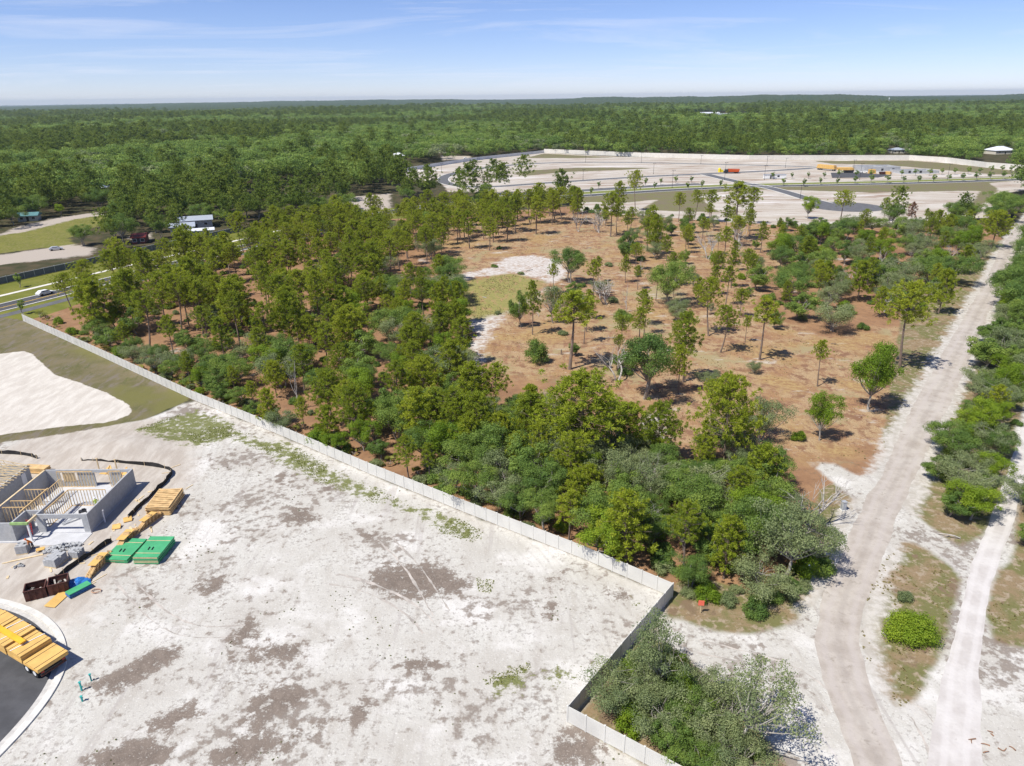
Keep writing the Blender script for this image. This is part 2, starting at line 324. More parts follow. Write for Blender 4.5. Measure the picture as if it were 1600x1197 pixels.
t = NT('ground_cover'); pv = t.pos()
nb = t.noise(0.022, 6, 0.6, pv); nm = t.noise(0.16, 6, 0.62, pv); nf = t.noise(0.9, 6, 0.65, pv); nff = t.noise(4.5, 4, 0.7, pv); nst = t.noise(0.7, 6, 0.62, t.mapv(pv, (1, 0.3, 1), (0, 0, 0.6)))
nedge = t.math('ADD', t.math('MULTIPLY', t.math('SUBTRACT', nm, 0.5), 5.0), t.math('MULTIPLY', t.math('SUBTRACT', nf, 0.5), 3.0))
nedge2 = t.math('ADD', t.math('MULTIPLY', t.math('SUBTRACT', nf, 0.5), 3.2), t.math('MULTIPLY', t.math('SUBTRACT', nff, 0.5), 1.6))
def lay(c0, attr, col, amp=1.0, w=0.35, e=None, off=0.0, strength=1.0):
    d = t.math('ADD', t.attr(attr), t.math('MULTIPLY', nedge if e is None else e, amp))
    f = t.step(d, off - w, off + w)
    if strength < 1: f = t.math('MULTIPLY', f, strength)
    return t.mix(f, c0, col)
def two(n, lo, hi, a, b): return t.mix(t.step(n, lo, hi), a, b)
forest_floor = two(nm, 0.35, 0.65, (0.05, 0.055, 0.025), (0.11, 0.085, 0.05))
forest_floor = two(nf, 0.55, 0.8, forest_floor, (0.06, 0.085, 0.03))
wood = two(nm, 0.34, 0.62, (0.27, 0.15, 0.085), (0.36, 0.21, 0.115)); wood = two(nf, 0.5, 0.72, wood, (0.20, 0.125, 0.08)); wood = two(nff, 0.55, 0.8, wood, (0.40, 0.30, 0.20))
wood = two(t.noise(0.09, 6, 0.65, t.mapv(pv, (1, 1, 1), (0, 0, 1))), 0.60, 0.72, wood, (0.45, 0.39, 0.35))
clear = two(nm, 0.40, 0.56, (0.38, 0.225, 0.115), (0.46, 0.325, 0.185)); clear = two(nst, 0.50, 0.66, clear, (0.32, 0.175, 0.105)); clear = two(nf, 0.56, 0.68, clear, (0.50, 0.36, 0.23)); clear = two(nff, 0.48, 0.66, clear, (0.22, 0.135, 0.085)); clear = two(t.noise(0.35, 6, 0.7, pv), 0.50, 0.60, clear, (0.25, 0.14, 0.085)); clear = two(t.noise(0.06, 6, 0.72, t.mapv(pv, (1, 1, 1), (0, 0, 2))), 0.54, 0.62, clear, (0.36, 0.29, 0.16)); clear = two(t.noise(0.05, 5, 0.6, pv), 0.52, 0.62, clear, two(nf, 0.4, 0.6, (0.43, 0.30, 0.14), (0.33, 0.20, 0.10)))
clear = two(t.noise(0.13, 7, 0.72, t.mapv(pv, (0.6, 1.2, 1), (0, 0, -0.3))), 0.58, 0.68, clear, (0.52, 0.455, 0.38)); clear = two(t.noise(1.6, 3, 0.6, t.mapv(pv, (0.5, 1.4, 1), (0, 0, 0.5))), 0.66, 0.74, clear, (0.60, 0.52, 0.44))
sand = two(nm, 0.3, 0.7, (0.515, 0.485, 0.435), (0.62, 0.60, 0.55)); sand = two(nst, 0.5, 0.72, sand, (0.475, 0.44, 0.39)); sand = two(nff, 0.56, 0.80, sand, (0.42, 0.37, 0.325)); sand = two(nff, 0.32, 0.42, (0.74, 0.715, 0.675), sand); sand = two(t.noise(0.11, 6, 0.65, pv), 0.50, 0.66, sand, (0.70, 0.675, 0.635))
soil = two(nf, 0.35, 0.65, (0.175, 0.14, 0.115), (0.25, 0.205, 0.17)); soil = two(nff, 0.54, 0.7, soil, (0.40, 0.345, 0.30))
speck = t.step(t.math('ADD', nf, t.math('MULTIPLY', t.math('SUBTRACT', t.noise(0.075, 4, 0.6, pv), 0.5), 1.0)), 0.525, 0.67)
weeds = two(nff, 0.4, 0.65, (0.15, 0.165, 0.06), (0.25, 0.255, 0.11))
lot = t.mix(t.math('MULTIPLY', speck, 0.85), sand, soil)
peb = t.step(t.math('ADD', t.noise(2.2, 5, 0.7, pv), t.math('MULTIPLY', t.math('SUBTRACT', nm, 0.5), 0.5)), 0.56, 0.64)
lot = t.mix(t.math('MULTIPLY', peb, 0.5), lot, (0.27, 0.235, 0.21))
for a_, sc_ in ((0.9, 0.5), (-0.35, 0.8), (2.2, 0.65)):
    trk = t.noise(sc_, 4, 0.55, t.mapv(pv, (1.0, 0.05, 1), (0, 0, a_)))
    lot = t.mix(t.math('MULTIPLY', t.step(trk, 0.60, 0.66), t.math('MULTIPLY', t.step(t.noise(0.03 + sc_ * 0.02, 3, 0.5, t.mapv(pv, (1, 1, 1), (0, 0, a_))), 0.48, 0.62), 0.45)), lot, (0.40, 0.36, 0.335))
wv = t.n('ShaderNodeTexWave', wave_type='BANDS', bands_direction='X'); wv.inputs['Scale'].default_value = 0.4; wv.inputs['Distortion'].default_value = 16.0; wv.inputs['Detail'].default_value = 3.0; wv.inputs['Detail Scale'].default_value = 0.35
t.t.links.new(t.mapv(pv, (1, 0.35, 1), (0, 0, -0.9)), wv.inputs[0])
lot = t.mix(t.math('MULTIPLY', t.step(wv.outputs['Fac'], 0.72, 0.98), t.math('MULTIPLY', t.step(nb, 0.48, 0.6), 0.22)), lot, (0.40, 0.36, 0.33))
site = two(nst, 0.36, 0.66, (0.45, 0.395, 0.34), (0.57, 0.52, 0.46)); site = two(nff, 0.58, 0.8, site, (0.37, 0.31, 0.27))
olive = two(nm, 0.34, 0.62, (0.135, 0.125, 0.055), (0.20, 0.165, 0.10)); olive = two(nst, 0.48, 0.64, olive, (0.20, 0.17, 0.135)); olive = two(t.noise(0.4, 6, 0.7, t.mapv(pv, (1, .4, 1), (0, 0, .7))), 0.54, 0.64, olive, (0.12, 0.12, 0.05)); olive = two(nff, 0.5, 0.75, olive, (0.24, 0.22, 0.12)); olive = two(nb, 0.52, 0.6, olive, (0.175, 0.165, 0.06))
pad = two(nst, 0.36, 0.66, (0.57, 0.52, 0.46), (0.69, 0.645, 0.58)); pad = two(nff, 0.56, 0.8, pad, (0.48, 0.43, 0.37))
green = two(nm, 0.35, 0.65, (0.15, 0.165, 0.03), (0.21, 0.21, 0.045)); green = two(nff, 0.5, 0.75, green, (0.11, 0.13, 0.03))
isle = two(nm, 0.42, 0.54, (0.29, 0.21, 0.125), (0.18, 0.175, 0.07)); isle = two(nf, 0.50, 0.62, isle, (0.38, 0.30, 0.215)); isle = two(t.noise(0.3, 5, 0.65, pv), 0.56, 0.64, isle, (0.22, 0.155, 0.10)); isle = two(nff, 0.5, 0.75, isle, (0.15, 0.135, 0.06))
dev = two(t.noise(0.10, 7, 0.68, t.mapv(pv, (0.35, 1.6, 1))), 0.38, 0.62, (0.45, 0.385, 0.315), (0.57, 0.525, 0.465)); dev = two(t.noise(0.05, 7, 0.72, t.mapv(pv, (0.5, 2.2, 1), (0, 0, 0.1))), 0.52, 0.62, dev, (0.34, 0.25, 0.19)); dev = two(t.noise(0.03, 6, 0.7, t.mapv(pv, (0.4, 1.8, 1), (0, 0, 0.05))), 0.56, 0.64, dev, (0.68, 0.64, 0.61))
ring = two(nf, 0.35, 0.65, (0.33, 0.29, 0.10), (0.25, 0.24, 0.085))
c = forest_floor
c = lay(c, 'm_verge', green, 0.3)
c = lay(c, 'm_field', two(nf, 0.45, 0.65, green, (0.26, 0.22, 0.10)), 1.0, 1.0); c = lay(c, 'm_fsand', (0.46, 0.40, 0.345), 2.0, 1.6)
c = lay(c, 'm_wood', wood, 0.15, 0.3); c = lay(c, 'm_clear', clear, 2.2, 2.5)
c = lay(c, 'm_trail', two(nf, 0.4, 0.6, (0.50, 0.44, 0.39), (0.64, 0.60, 0.56)), 2.0, 1.6, None, 0.6); c = lay(c, 'm_ring', two(nst, 0.5, 0.65, ring, (0.38, 0.26, 0.13)), 2.0, 2.0)
c = lay(c, 'm_isle', isle, 0.25, 0.4, None, -1.6)
c = lay(c, 'm_fringe', two(nf, 0.4, 0.6, (0.50, 0.46, 0.41), (0.62, 0.585, 0.54)), 1.0, 0.9, None, 0.6, 0.9)
c = lay(c, 'm_sand', lot, 0.35, 0.5); c = lay(c, 'm_site', site, 1.5, 2.0)
c = lay(c, 'm_soil', soil, 1.6, 0.45, nedge2, -0.2); c = lay(c, 'm_weed', weeds, 2.0, 0.4, nedge2, 0.75)
c = lay(c, 'm_olive', olive, 0.4, 0.3); c = lay(c, 'm_pad', pad, 0.25, 0.15)
c = lay(c, 'm_dev', dev, 1.0, 0.8); c = lay(c, 'm_dgrass', two(nm, 0.35, 0.65, (0.20, 0.165, 0.11), (0.19, 0.185, 0.08)), 1.0, 0.7)
hb = t.math('ADD', t.math('MULTIPLY', nf, 0.7), t.math('MULTIPLY', nff, 0.3))
c = t.mix(1.0, c, (0.88, 0.88, 0.88), 'MULTIPLY')
M_GROUND = t.done(t.bsdf(c, 0.95, 0.1, 0, hb, 0.5, 0.25))
ground = link('ground', np_mesh('ground', np.column_stack([GPTS, gz]), GF, M_GROUND, m_attrs)); tag(ground, kind='structure')

# ---------------------------------------------------------------- roads, kerbs, pavements
def ribbon(name, line, w0, w1, z, mat, jag=0.0, step=1.0, kind='structure', thick=None):
    """strip between two sideways offsets of a centre line; jag = ragged edge (m)"""
    L = resample(line, step); A, B = offset_line(L, w0), offset_line(L, w1)
    mb = MB(); V = []
    def rough_edge(pts, k):
        if not jag: return pts
        out = []; a = 0.0
        for i, p in enumerate(pts):
            a = 0.75 * a + random.uniform(-1, 1) * jag
            t_ = (pts[min(i + 1, len(pts) - 1)] - pts[max(i - 1, 0)]).normalized()
            out.append(p + Vector((-t_.y, t_.x)) * a)
        return out
    A, B = rough_edge(A, 0), rough_edge(B, 1); n = len(A)
    if thick is None:
        mb.add([(p.x, p.y, z) for p in A] + [(p.x, p.y, z) for p in B], [(i + n, i + n + 1, i + 1, i) if w0 > w1 else (i, i + 1, i + n + 1, i + n) for i in range(n - 1)])
        mb.f = [f[::-1] for f in mb.f]
    else:
        mb.add([(p.x, p.y, z) for p in A] + [(p.x, p.y, z) for p in B] + [(p.x, p.y, z + thick) for p in A] + [(p.x, p.y, z + thick) for p in B],
               [f for i in range(n - 1) for f in ((2*n+i, 2*n+i+1, 3*n+i+1, 3*n+i), (i, i+1, 2*n+i+1, 2*n+i), (n+i, n+i+1, 3*n+i+1, 3*n+i))] + [(0, n, 3*n, 2*n), (n-1, 2*n-1, 4*n-1, 3*n-1)])
    o = mb.build(name, mat); tag(o, kind=kind); return o
def sheet(name, poly, z, mat, thick=None, kind='structure'):
    mb = MB()
    if thick: mb.prism(poly, z, z + thick)
    else: mb.add([(p[0], p[1], z) for p in poly], [tuple(range(len(poly)))])
    o = mb.build(name, mat); tag(o, kind=kind); return o

t = NT('packed_dirt'); pv = t.pos()
c = two(t.noise(0.5, 6, 0.6, pv), 0.35, 0.65, (0.37, 0.325, 0.285), (0.455, 0.41, 0.365)); c = two(t.noise(3.5, 4, 0.7, pv), 0.55, 0.8, c, (0.29, 0.25, 0.215)); c = two(t.noise(0.12, 5, 0.6, pv), 0.5, 0.7, c, (0.48, 0.44, 0.395)); c = two(t.noise(0.8, 6, 0.7, pv), 0.56, 0.68, c, (0.32, 0.28, 0.24))
rut = t.attr('across')   # sideways place on the road, m
for o_ in (-1.25, 0.0, 1.25):
    dd = t.math('ABSOLUTE', t.math('ADD', t.math('SUBTRACT', rut, o_), t.math('MULTIPLY', t.math('SUBTRACT', t.noise(0.25, 3, 0.5, pv), 0.5), 1.0)))
    c = t.mix(t.math('MULTIPLY', t.math('SUBTRACT', 1.0, t.step(dd, 0.1, 0.55)), 0.5 if o_ else 0.25), c, (0.46, 0.415, 0.385) if o_ else (0.27, 0.235, 0.21))
M_DIRT = t.done(t.bsdf(c, 0.95, 0.1, 0, t.noise(1.3, 5, 0.6, pv), 0.4, 0.15))
def dirt_ribbon(name, left_px, right_px, z, mat, jag):
    A = smooth_line(GP(left_px), 2); B = smooth_line(GP(right_px), 2); n = 8
    A = resample(A, 0.8); m = len(A); Lb = [0.0]; 
    for a, b in zip(B, B[1:]): Lb.append(Lb[-1] + (b - a).length)
    La = [0.0]
    for a, b in zip(A, A[1:]): La.append(La[-1] + (b - a).length)
    V, ac = [], []; ja = jb = 0.0
    for i in range(m):
        s = La[i] / La[-1] * Lb[-1]; k = max(j for j in range(len(Lb)) if Lb[j] <= s + 1e-6); k = min(k, len(B) - 2)
        b = B[k].lerp(B[k + 1], (s - Lb[k]) / max(1e-6, Lb[k + 1] - Lb[k])); a = A[i]
        w = (b - a).length; d = (b - a) / w; ja = .7 * ja + random.uniform(-1, 1) * jag; jb = .7 * jb + random.uniform(-1, 1) * jag
        a, b = a - d * ja, b + d * jb
        for j in range(n + 1):
            p = a.lerp(b, j / n); V.append((p.x, p.y, z + 0.02 * math.sin(math.pi * j / n))); ac.append((j / n - 0.5) * w)
    F = [(i * (n + 1) + j, i * (n + 1) + j + 1, (i + 1) * (n + 1) + j + 1, (i + 1) * (n + 1) + j) for i in range(m - 1) for j in range(n)]
    o = link(name, np_mesh(name, V, F, mat, dict(across=ac))); tag(o, kind='structure'); return o
ROAD_L = [(1440, 1420), (1345, 1240), (1335, 1197), (1312, 1138), (1287, 1069), (1274, 1010), (1278, 960), (1299, 897), (1320, 845), (1348, 790), (1378, 738), (1411, 668), (1431, 626), (1473, 552), (1516, 477), (1548, 424), (1557, 400), (1575, 370), (1612, 325), (1660, 285)]
ROAD_R = [(1560, 1420), (1435, 1240), (1412, 1197), (1390, 1138), (1358, 1069), (1341, 1005), (1346, 955), (1370, 897), (1386, 850), (1404, 800), (1436, 738), (1464, 668), (1486, 626), (1518, 552), (1551, 477), (1578, 425), (1585, 400), (1602, 374), (1634, 328), (1678, 287)]
dirt_ribbon('dirt_road', ROAD_L, ROAD_R, 0.012, M_DIRT, 0.16)
t = NT('pale_track_sand'); pv = t.pos()
c = two(t.noise(0.35, 6, 0.62, pv), 0.35, 0.65, (0.47, 0.435, 0.41), (0.57, 0.54, 0.515)); c = two(t.noise(4, 4, 0.7, pv), 0.56, 0.8, c, (0.39, 0.355, 0.33))
for o_ in (-0.95, 0.95):
    dd = t.math('ABSOLUTE', t.math('SUBTRACT', t.attr('across'), o_)); c = t.mix(t.math('MULTIPLY', t.math('SUBTRACT', 1.0, t.step(dd, 0.15, 0.5)), 0.45), c, (0.61, 0.58, 0.56))
M_TRACK = t.done(t.bsdf(c, 0.95, 0.1, 0, t.noise(1.3, 5, 0.6, pv), 0.4, 0.15))
dirt_ribbon('sandy_track', [(1440, 1330), (1446, 1180), (1462, 1100), (1490, 1000), (1508, 920), (1520, 870), (1548, 815), (1562, 770), (1577, 730), (1592, 668), (1640, 600), (1700, 540)],
            [(1560, 1330), (1530, 1180), (1532, 1100), (1532, 1000), (1548, 920), (1562, 872), (1582, 825), (1590, 780), (1604, 735), (1630, 668), (1668, 605), (1725, 545)], 0.008, M_TRACK, 0.14)

M_ASPH = simple('asphalt', (0.075, 0.075, 0.08), 0.85, 0.18, 0.6, fine=(8.0, 0.25)); M_ASPH2 = simple('grey_asphalt', (0.12, 0.12, 0.125), 0.85, 0.16, 0.5, fine=(7.0, 0.3))
M_CONC = simple('kerb_concrete', (0.62, 0.60, 0.56), 0.85, 0.12, 1.2, fine=(5, 0.3)); M_YELL = simple('road_yellow', (0.75, 0.48, 0.06), 0.7, 0.15, 2.0); M_WLINE = simple('road_white', (0.78, 0.78, 0.76), 0.7, 0.08, 2.0)
M_TURF = simple('mown_verge', (0.185, 0.20, 0.05), 0.95, 0.3, 0.9, fine=(6, 0.5))
# boulevard along the left and back of the wood
BLV = smooth_line(GP([(-160, 518), (0, 482), (180, 436)]) + [(-84, 300), (-62, 352), (-28, 386), (8, 397), (44, 406), (99, 430), (156, 441), (235, 446), (330, 462), (520, 500)], 3)
ribbon('main_road', BLV, 3.7, -3.7, 0.02, M_ASPH, step=4)
for s_, a_ in (('left', 3.7), ('right', -3.7)): ribbon('kerb', BLV, a_ + 0.5 * (1 if a_ > 0 else -1), a_, 0.0, M_CONC, step=4, thick=0.13)
L1 = [p for p in BLV if p.y < 330]
ribbon('centre_line', L1, 0.28, 0.12, 0.024, M_YELL, step=4); ribbon('centre_line', L1, -0.12, -0.28, 0.024, M_YELL, step=4)
ribbon('pavement', L1, 14.0, 12.3, 0.0, simple('pavement_concrete', (0.66, 0.63, 0.56), 0.85, 0.08, 0.8), step=4, thick=0.06)
ribbon('footpath', L1, -7.0, -10.2, 0.018, M_ASPH2, step=4)
L2 = [p for p in BLV if p.y > 392]
ribbon('median', L2, 5.6, 4.2, 0.0, M_CONC, step=5, thick=0.05); ribbon('mown_verge', L2, 15.0, 5.6, 0.03, M_TURF, step=5); ribbon('pavement', L2, 16.6, 15.0, 0.0, M_CONC, step=5, thick=0.06)
UPL = [p for p in BLV if p.y > 392 and p.x < 128]
ribbon('back_road', UPL, 26.5, 17.5, 0.026, M_ASPH2, step=5)
# estate streets at the back
def street(name, px, w, z): 
    L = smooth_line(px, 3); o = ribbon(name, L, w / 2, -w / 2, z, M_ASPH2, step=4)
    for s_ in (1, -1): ribbon('kerb', L, s_ * (w / 2 + 0.6), s_ * w / 2, 0.0, M_CONC, step=4, thick=0.1)
    return o
LOOP = GP([(1270, 263), (1180, 268.5), (1105, 271.5), (990, 277), (916, 282), (840, 287), (760, 293), (722, 291.5), (698, 287), (690, 281), (698, 274), (722, 268), (765, 261), (830, 255.5), (900, 253.5), (1000, 254), (1100, 256.5), (1240, 259.5), (1300, 263), (1360, 268)])
street('estate_street', LOOP, 7.0, 0.03)
street('estate_street', GP([(1103, 272.5), (1130, 279), (1160, 286), (1190, 290.5), (1228, 300), (1262, 311), (1290, 318)]), 7.5, 0.034)
CULC = G(1322, 323)
sheet('turning_circle', [(CULC[0] + 17 * math.cos(a), CULC[1] + 17 * math.sin(a)) for a in np.linspace(0, 2 * math.pi, 40, endpoint=False)], 0.038, M_ASPH2)
sheet('turning_circle', [(CULC[0] + 17 * math.cos(a) + 5, CULC[1] - 75 * 0 + 146 + 9 * math.sin(a)) for a in np.linspace(0, 2 * math.pi, 30, endpoint=False)], 0.042, M_ASPH2) if False else None
sheet('parking_apron', GP([(1298, 270), (1330, 269.5), (1395, 273.5), (1372, 277.5), (1300, 278)]), 0.046, M_ASPH)
# turning circle by the house site, near left
KERB = smooth_line([(-47.0, 30), (-44.6, 41), (-43.5, 47.0), (-43.6, 51.5), (-44.7, 55.0), (-47.6, 58.9), (-52.0, 62.0), (-57.5, 64.0), (-64, 65.2), (-75, 65.8), (-100, 66)], 3)
sheet('turning_circle', [(p.x, p.y) for p in KERB] + [(-100, 30)], 0.02, M_ASPH)
ribbon('kerb', KERB, -0.65, 0.0, 0.0, M_CONC, step=1.0, thick=0.14)
ribbon('gutter', KERB, 0.0, 0.55, 0.026, simple('gutter_concrete', (0.50, 0.48, 0.45), 0.85, 0.14, 1.5, fine=(5, 0.4)), step=1.0)
# wheel ruts pressed into the sand lot
M_RUT = simple('rut_sand', (0.52, 0.49, 0.465), 0.95, 0.25, 0.8, fine=(2.5, 0.7)); M_RUTD = simple('rut_soil', (0.42, 0.38, 0.34), 0.95, 0.3, 0.6, fine=(3, 0.5))
for px, m_ in (([(520, 905), (560, 912), (610, 932), (650, 958), (672, 985)], M_RUTD), ([(600, 840), (640, 880), (668, 920), (690, 958)], M_RUTD), ([(190, 900), (240, 960), (300, 990), (380, 985)], M_RUTD), ([(1180, 1060), (1240, 1110), (1290, 1180), (1320, 1260)], M_RUT), ([(1090, 1010), (1180, 1030), (1260, 1060), (1310, 1110)], M_RUTD), ([(1470, 1180), (1440, 1120), (1425, 1110)], M_RUTD)):
    L_ = smooth_line(GP(px), 3)
    for o_ in (0.85, -0.85): ribbon('wheel_rut', L_, o_ + 0.10, o_ - 0.10, 0.007, m_, jag=0.09, step=0.5)
P_YARD = GP([(-60, 372), (165, 335), (165, 402), (120, 420), (0, 438), (-60, 450)])
P_FARGAP = [(390, 1480), (560, 1480), (720, 2190), (430, 2230)]
sheet('sandy_clearing', [(425, 1950), (640, 1930), (700, 2120), (690, 2180), (560, 2190), (440, 2210)], 0.4, simple('far_sand', (0.56, 0.49, 0.42), 0.95, 0.15, 0.02))
# ================================================================ FENCES
M_VINYL = simple('white_vinyl', (0.60, 0.585, 0.545), 0.45, 0.07, 0.5, spec=0.4, fine=(2.0, 0.12))
PW = 1.83
def fence_meshes(pw, h, mat):
    p = MB().box((pw / 2, 0, h * 0.5 - 0.02), (pw - 0.135, 0.03, h - 0.16))
    p.box((pw / 2, 0, h - 0.06), (pw - 0.13, 0.055, 0.14)).box((pw / 2, 0, 0.12), (pw - 0.13, 0.055, 0.14))
    n = 10
    for i in range(n): p.box(((i + 0.5) * (pw - 0.14) / n + 0.07, 0, h * 0.5 + 0.02), ((pw - 0.14) / n - 0.012, 0.042, h - 0.34))
    q = MB().box((0, 0, h / 2 + 0.02), (0.128, 0.128, h + 0.04)).box((0, 0, h + 0.055), (0.155, 0.155, 0.035))
    o = 0.155 / 2; q.add([(-o, -o, h + 0.073), (o, -o, h + 0.073), (o, o, h + 0.073), (-o, o, h + 0.073), (0, 0, h + 0.13)], [(0, 1, 4), (1, 2, 4), (2, 3, 4), (3, 0, 4)])
    return p.mesh('panel', mat), q.mesh('post', mat)
ME_PANEL, ME_POST = fence_meshes(PW, 1.83, M_VINYL)
fence = empty('vinyl_fence', (FENCE_B[0], FENCE_B[1], 0))
tag(fence, 'long white vinyl privacy fence zigzagging between the sand lot and the woods', 'fence')
def fence_run(root, a, b, panel, post, pw, first=True):
    a, b = Vector(a), Vector(b); n = max(1, round((b - a).length / pw)); d = (b - a) / n; rz = math.atan2(d.y, d.x); org = Vector((root.location.x, root.location.y))
    for i in range(n + 1):
        p = a + d * i - org; dz = random.uniform(-0.012, 0.012)
        if i or first: link('post', post, root, (p.x, p.y, dz), rz)
        if i < n:
            o = link('panel', panel, root, (p.x, p.y, dz), rz); o.scale = (d.length / pw, 1, 1); o.rotation_euler = (random.uniform(-.008, .008), 0, rz)
for k_, (a_, b_) in enumerate(zip(FENCE_LINE, FENCE_LINE[1:])): fence_run(fence, a_, b_, ME_PANEL, ME_POST, PW, k_ == 0)
fence_run(fence, FENCE_B, FENCE_C, ME_PANEL, ME_POST, PW, False); fence_run(fence, FENCE_C, FENCE_D, ME_PANEL, ME_POST, PW, False)

M_DARKSCREEN = simple('dark_screen', (0.12, 0.135, 0.155), 0.6, 0.15, 0.7); M_GALV = simple('galvanised', (0.48, 0.50, 0.52), 0.5, 0.1, 2.0, metal=0.3)
LS = resample(offset_line(resample([p for p in BLV if 130 < p.y < 300], 3.0), 27.4), 3.0)
scr = empty('screen_fence', (LS[0].x, LS[0].y, 0)); tag(scr, 'dark blue-grey screen fence with pale top rail beyond the left road', 'fence')
_pm = MB().box((1.5, 0, 1.0), (2.96, 0.04, 1.9)).mesh('panel', M_DARKSCREEN); _pr = MB().box((1.5, 0, 2.02), (3.0, 0.16, 0.14)).mesh('rail', M_GALV); _po = MB().box((0, 0, 1.1), (0.12, 0.16, 2.2)).mesh('post', M_GALV)
for a, b in zip(LS, LS[1:]):
    d = b - a; rz = math.atan2(d.y, d.x); q = (a.x - LS[0].x, a.y - LS[0].y, 0)
    for n_, m_ in (('panel', _pm), ('rail', _pr), ('post', _po)):
        o = link(n_, m_, scr, q, rz)
        if n_ != 'post': o.scale = (d.length / 3.0, 1, 1)
M_CREAM = simple('cream_vinyl', (0.66, 0.63, 0.57), 0.6, 0.06, 0.3); M_BACKLITV = simple('backlit_vinyl', (0.62, 0.63, 0.63), 0.6, 0.06, 0.3)  # second vinyl: bluish grey of the fence's backlit side painted into its colour
def far_fence(px, h, pw, mat, label, cat='fence'):
    """estate fence too far off to tell single panels apart: one strip of panels and one of posts per run"""
    L = [Vector(p) for p in GP(px)]; root = empty('boundary_fence', (L[0].x, L[0].y, 0)); tag(root, label, cat)
    for a, b in zip(L, L[1:]):
        n = max(1, round((b - a).length / pw)); d = (b - a) / n; rz = math.atan2(d.y, d.x); mb, mp = MB(), MB()
        for i in range(n):
            c = a + d * (i + .5) - L[0]; mb.box((c.x, c.y, h / 2), (d.length - 0.16, 0.05, h - 0.06), rz)
            c = a + d * i - L[0]; mp.box((c.x, c.y, h / 2), (0.16, 0.16, h + 0.1), rz)
        mb.build('panel_run', mat, root); mp.build('post_row', mat, root)
far_fence([(850, 239), (1000, 245.5), (1170, 250), (1300, 250), (1420, 250), (1480, 254), (1540, 262), (1640, 270)], 3.9, 2.44, M_CREAM, 'long cream wall of fence panels along the back of the sandy estate')
far_fence([(622, 269.5), (700, 257), (742, 250.5), (775, 247), (850, 239)], 2.6, 2.44, M_BACKLITV, 'backlit grey boundary fence curving along the left end of the sandy estate')

# ================================================================ TREES
def foliage_mat(name, dark, mid, light, trans=0.35):
    t = NT(name); tone = t.attr('tone'); rnd = t.n('ShaderNodeObjectInfo').outputs['Random']
    v = t.math('ADD', t.math('MULTIPLY', tone, 0.7), t.math('MULTIPLY', rnd, 0.55))
    c = t.mix(t.step(v, 0.1, 0.65), dark, mid); c = t.mix(t.step(v, 0.6, 1.2), c, light)
    b = t.bsdf(c, 0.6, 0.25); tr = t.n('ShaderNodeBsdfTranslucent'); t.set(tr.inputs[0], t.mix(0.5, c, light, 'MIX'))
    m = t.n('ShaderNodeMixShader'); m.inputs[0].default_value = trans
    t.t.links.new(b.outputs[0], m.inputs[1]); t.t.links.new(tr.outputs[0], m.inputs[2]); return t.done(m)
M_PINE = foliage_mat('pine_needles', (0.15, 0.215, 0.02), (0.29, 0.35, 0.027), (0.45, 0.48, 0.045), 0.42)
M_OAK = foliage_mat('oak_leaves', (0.09, 0.165, 0.04), (0.17, 0.26, 0.052), (0.30, 0.385, 0.07), 0.38)
M_FOAK = foliage_mat('far_oak_leaves', (0.10, 0.18, 0.042), (0.19, 0.29, 0.058), (0.32, 0.41, 0.08), 0.4)
M_FPINE = foliage_mat('far_pine_needles', (0.085, 0.145, 0.025), (0.17, 0.235, 0.035), (0.28, 0.33, 0.05), 0.38)
M_SCRUB = foliage_mat('scrub_oak_leaves', (0.17, 0.225, 0.10), (0.25, 0.30, 0.13), (0.35, 0.39, 0.18), 0.4)
M_BUSH = foliage_mat('bush_leaves', (0.15, 0.25, 0.022), (0.24, 0.35, 0.028), (0.36, 0.45, 0.04), 0.48)
M_PALM = foliage_mat('palmetto_leaves', (0.13, 0.15, 0.025), (0.20, 0.21, 0.03), (0.30, 0.27, 0.05), 0.3)
M_DEADN = foliage_mat('dead_needles', (0.20, 0.11, 0.07), (0.27, 0.15, 0.09), (0.33, 0.19, 0.11), 0.3)
M_BARK = simple('pine_bark', (0.20, 0.15, 0.12), 0.9, 0.3, 2.0, stretch=(3, 3, 0.6)); M_OBARK = simple('oak_bark', (0.30, 0.275, 0.245), 0.9, 0.28, 1.6, stretch=(2, 2, 0.7)); M_DEADW = simple('dead_wood', (0.42, 0.39, 0.36), 0.9, 0.22, 1.4)

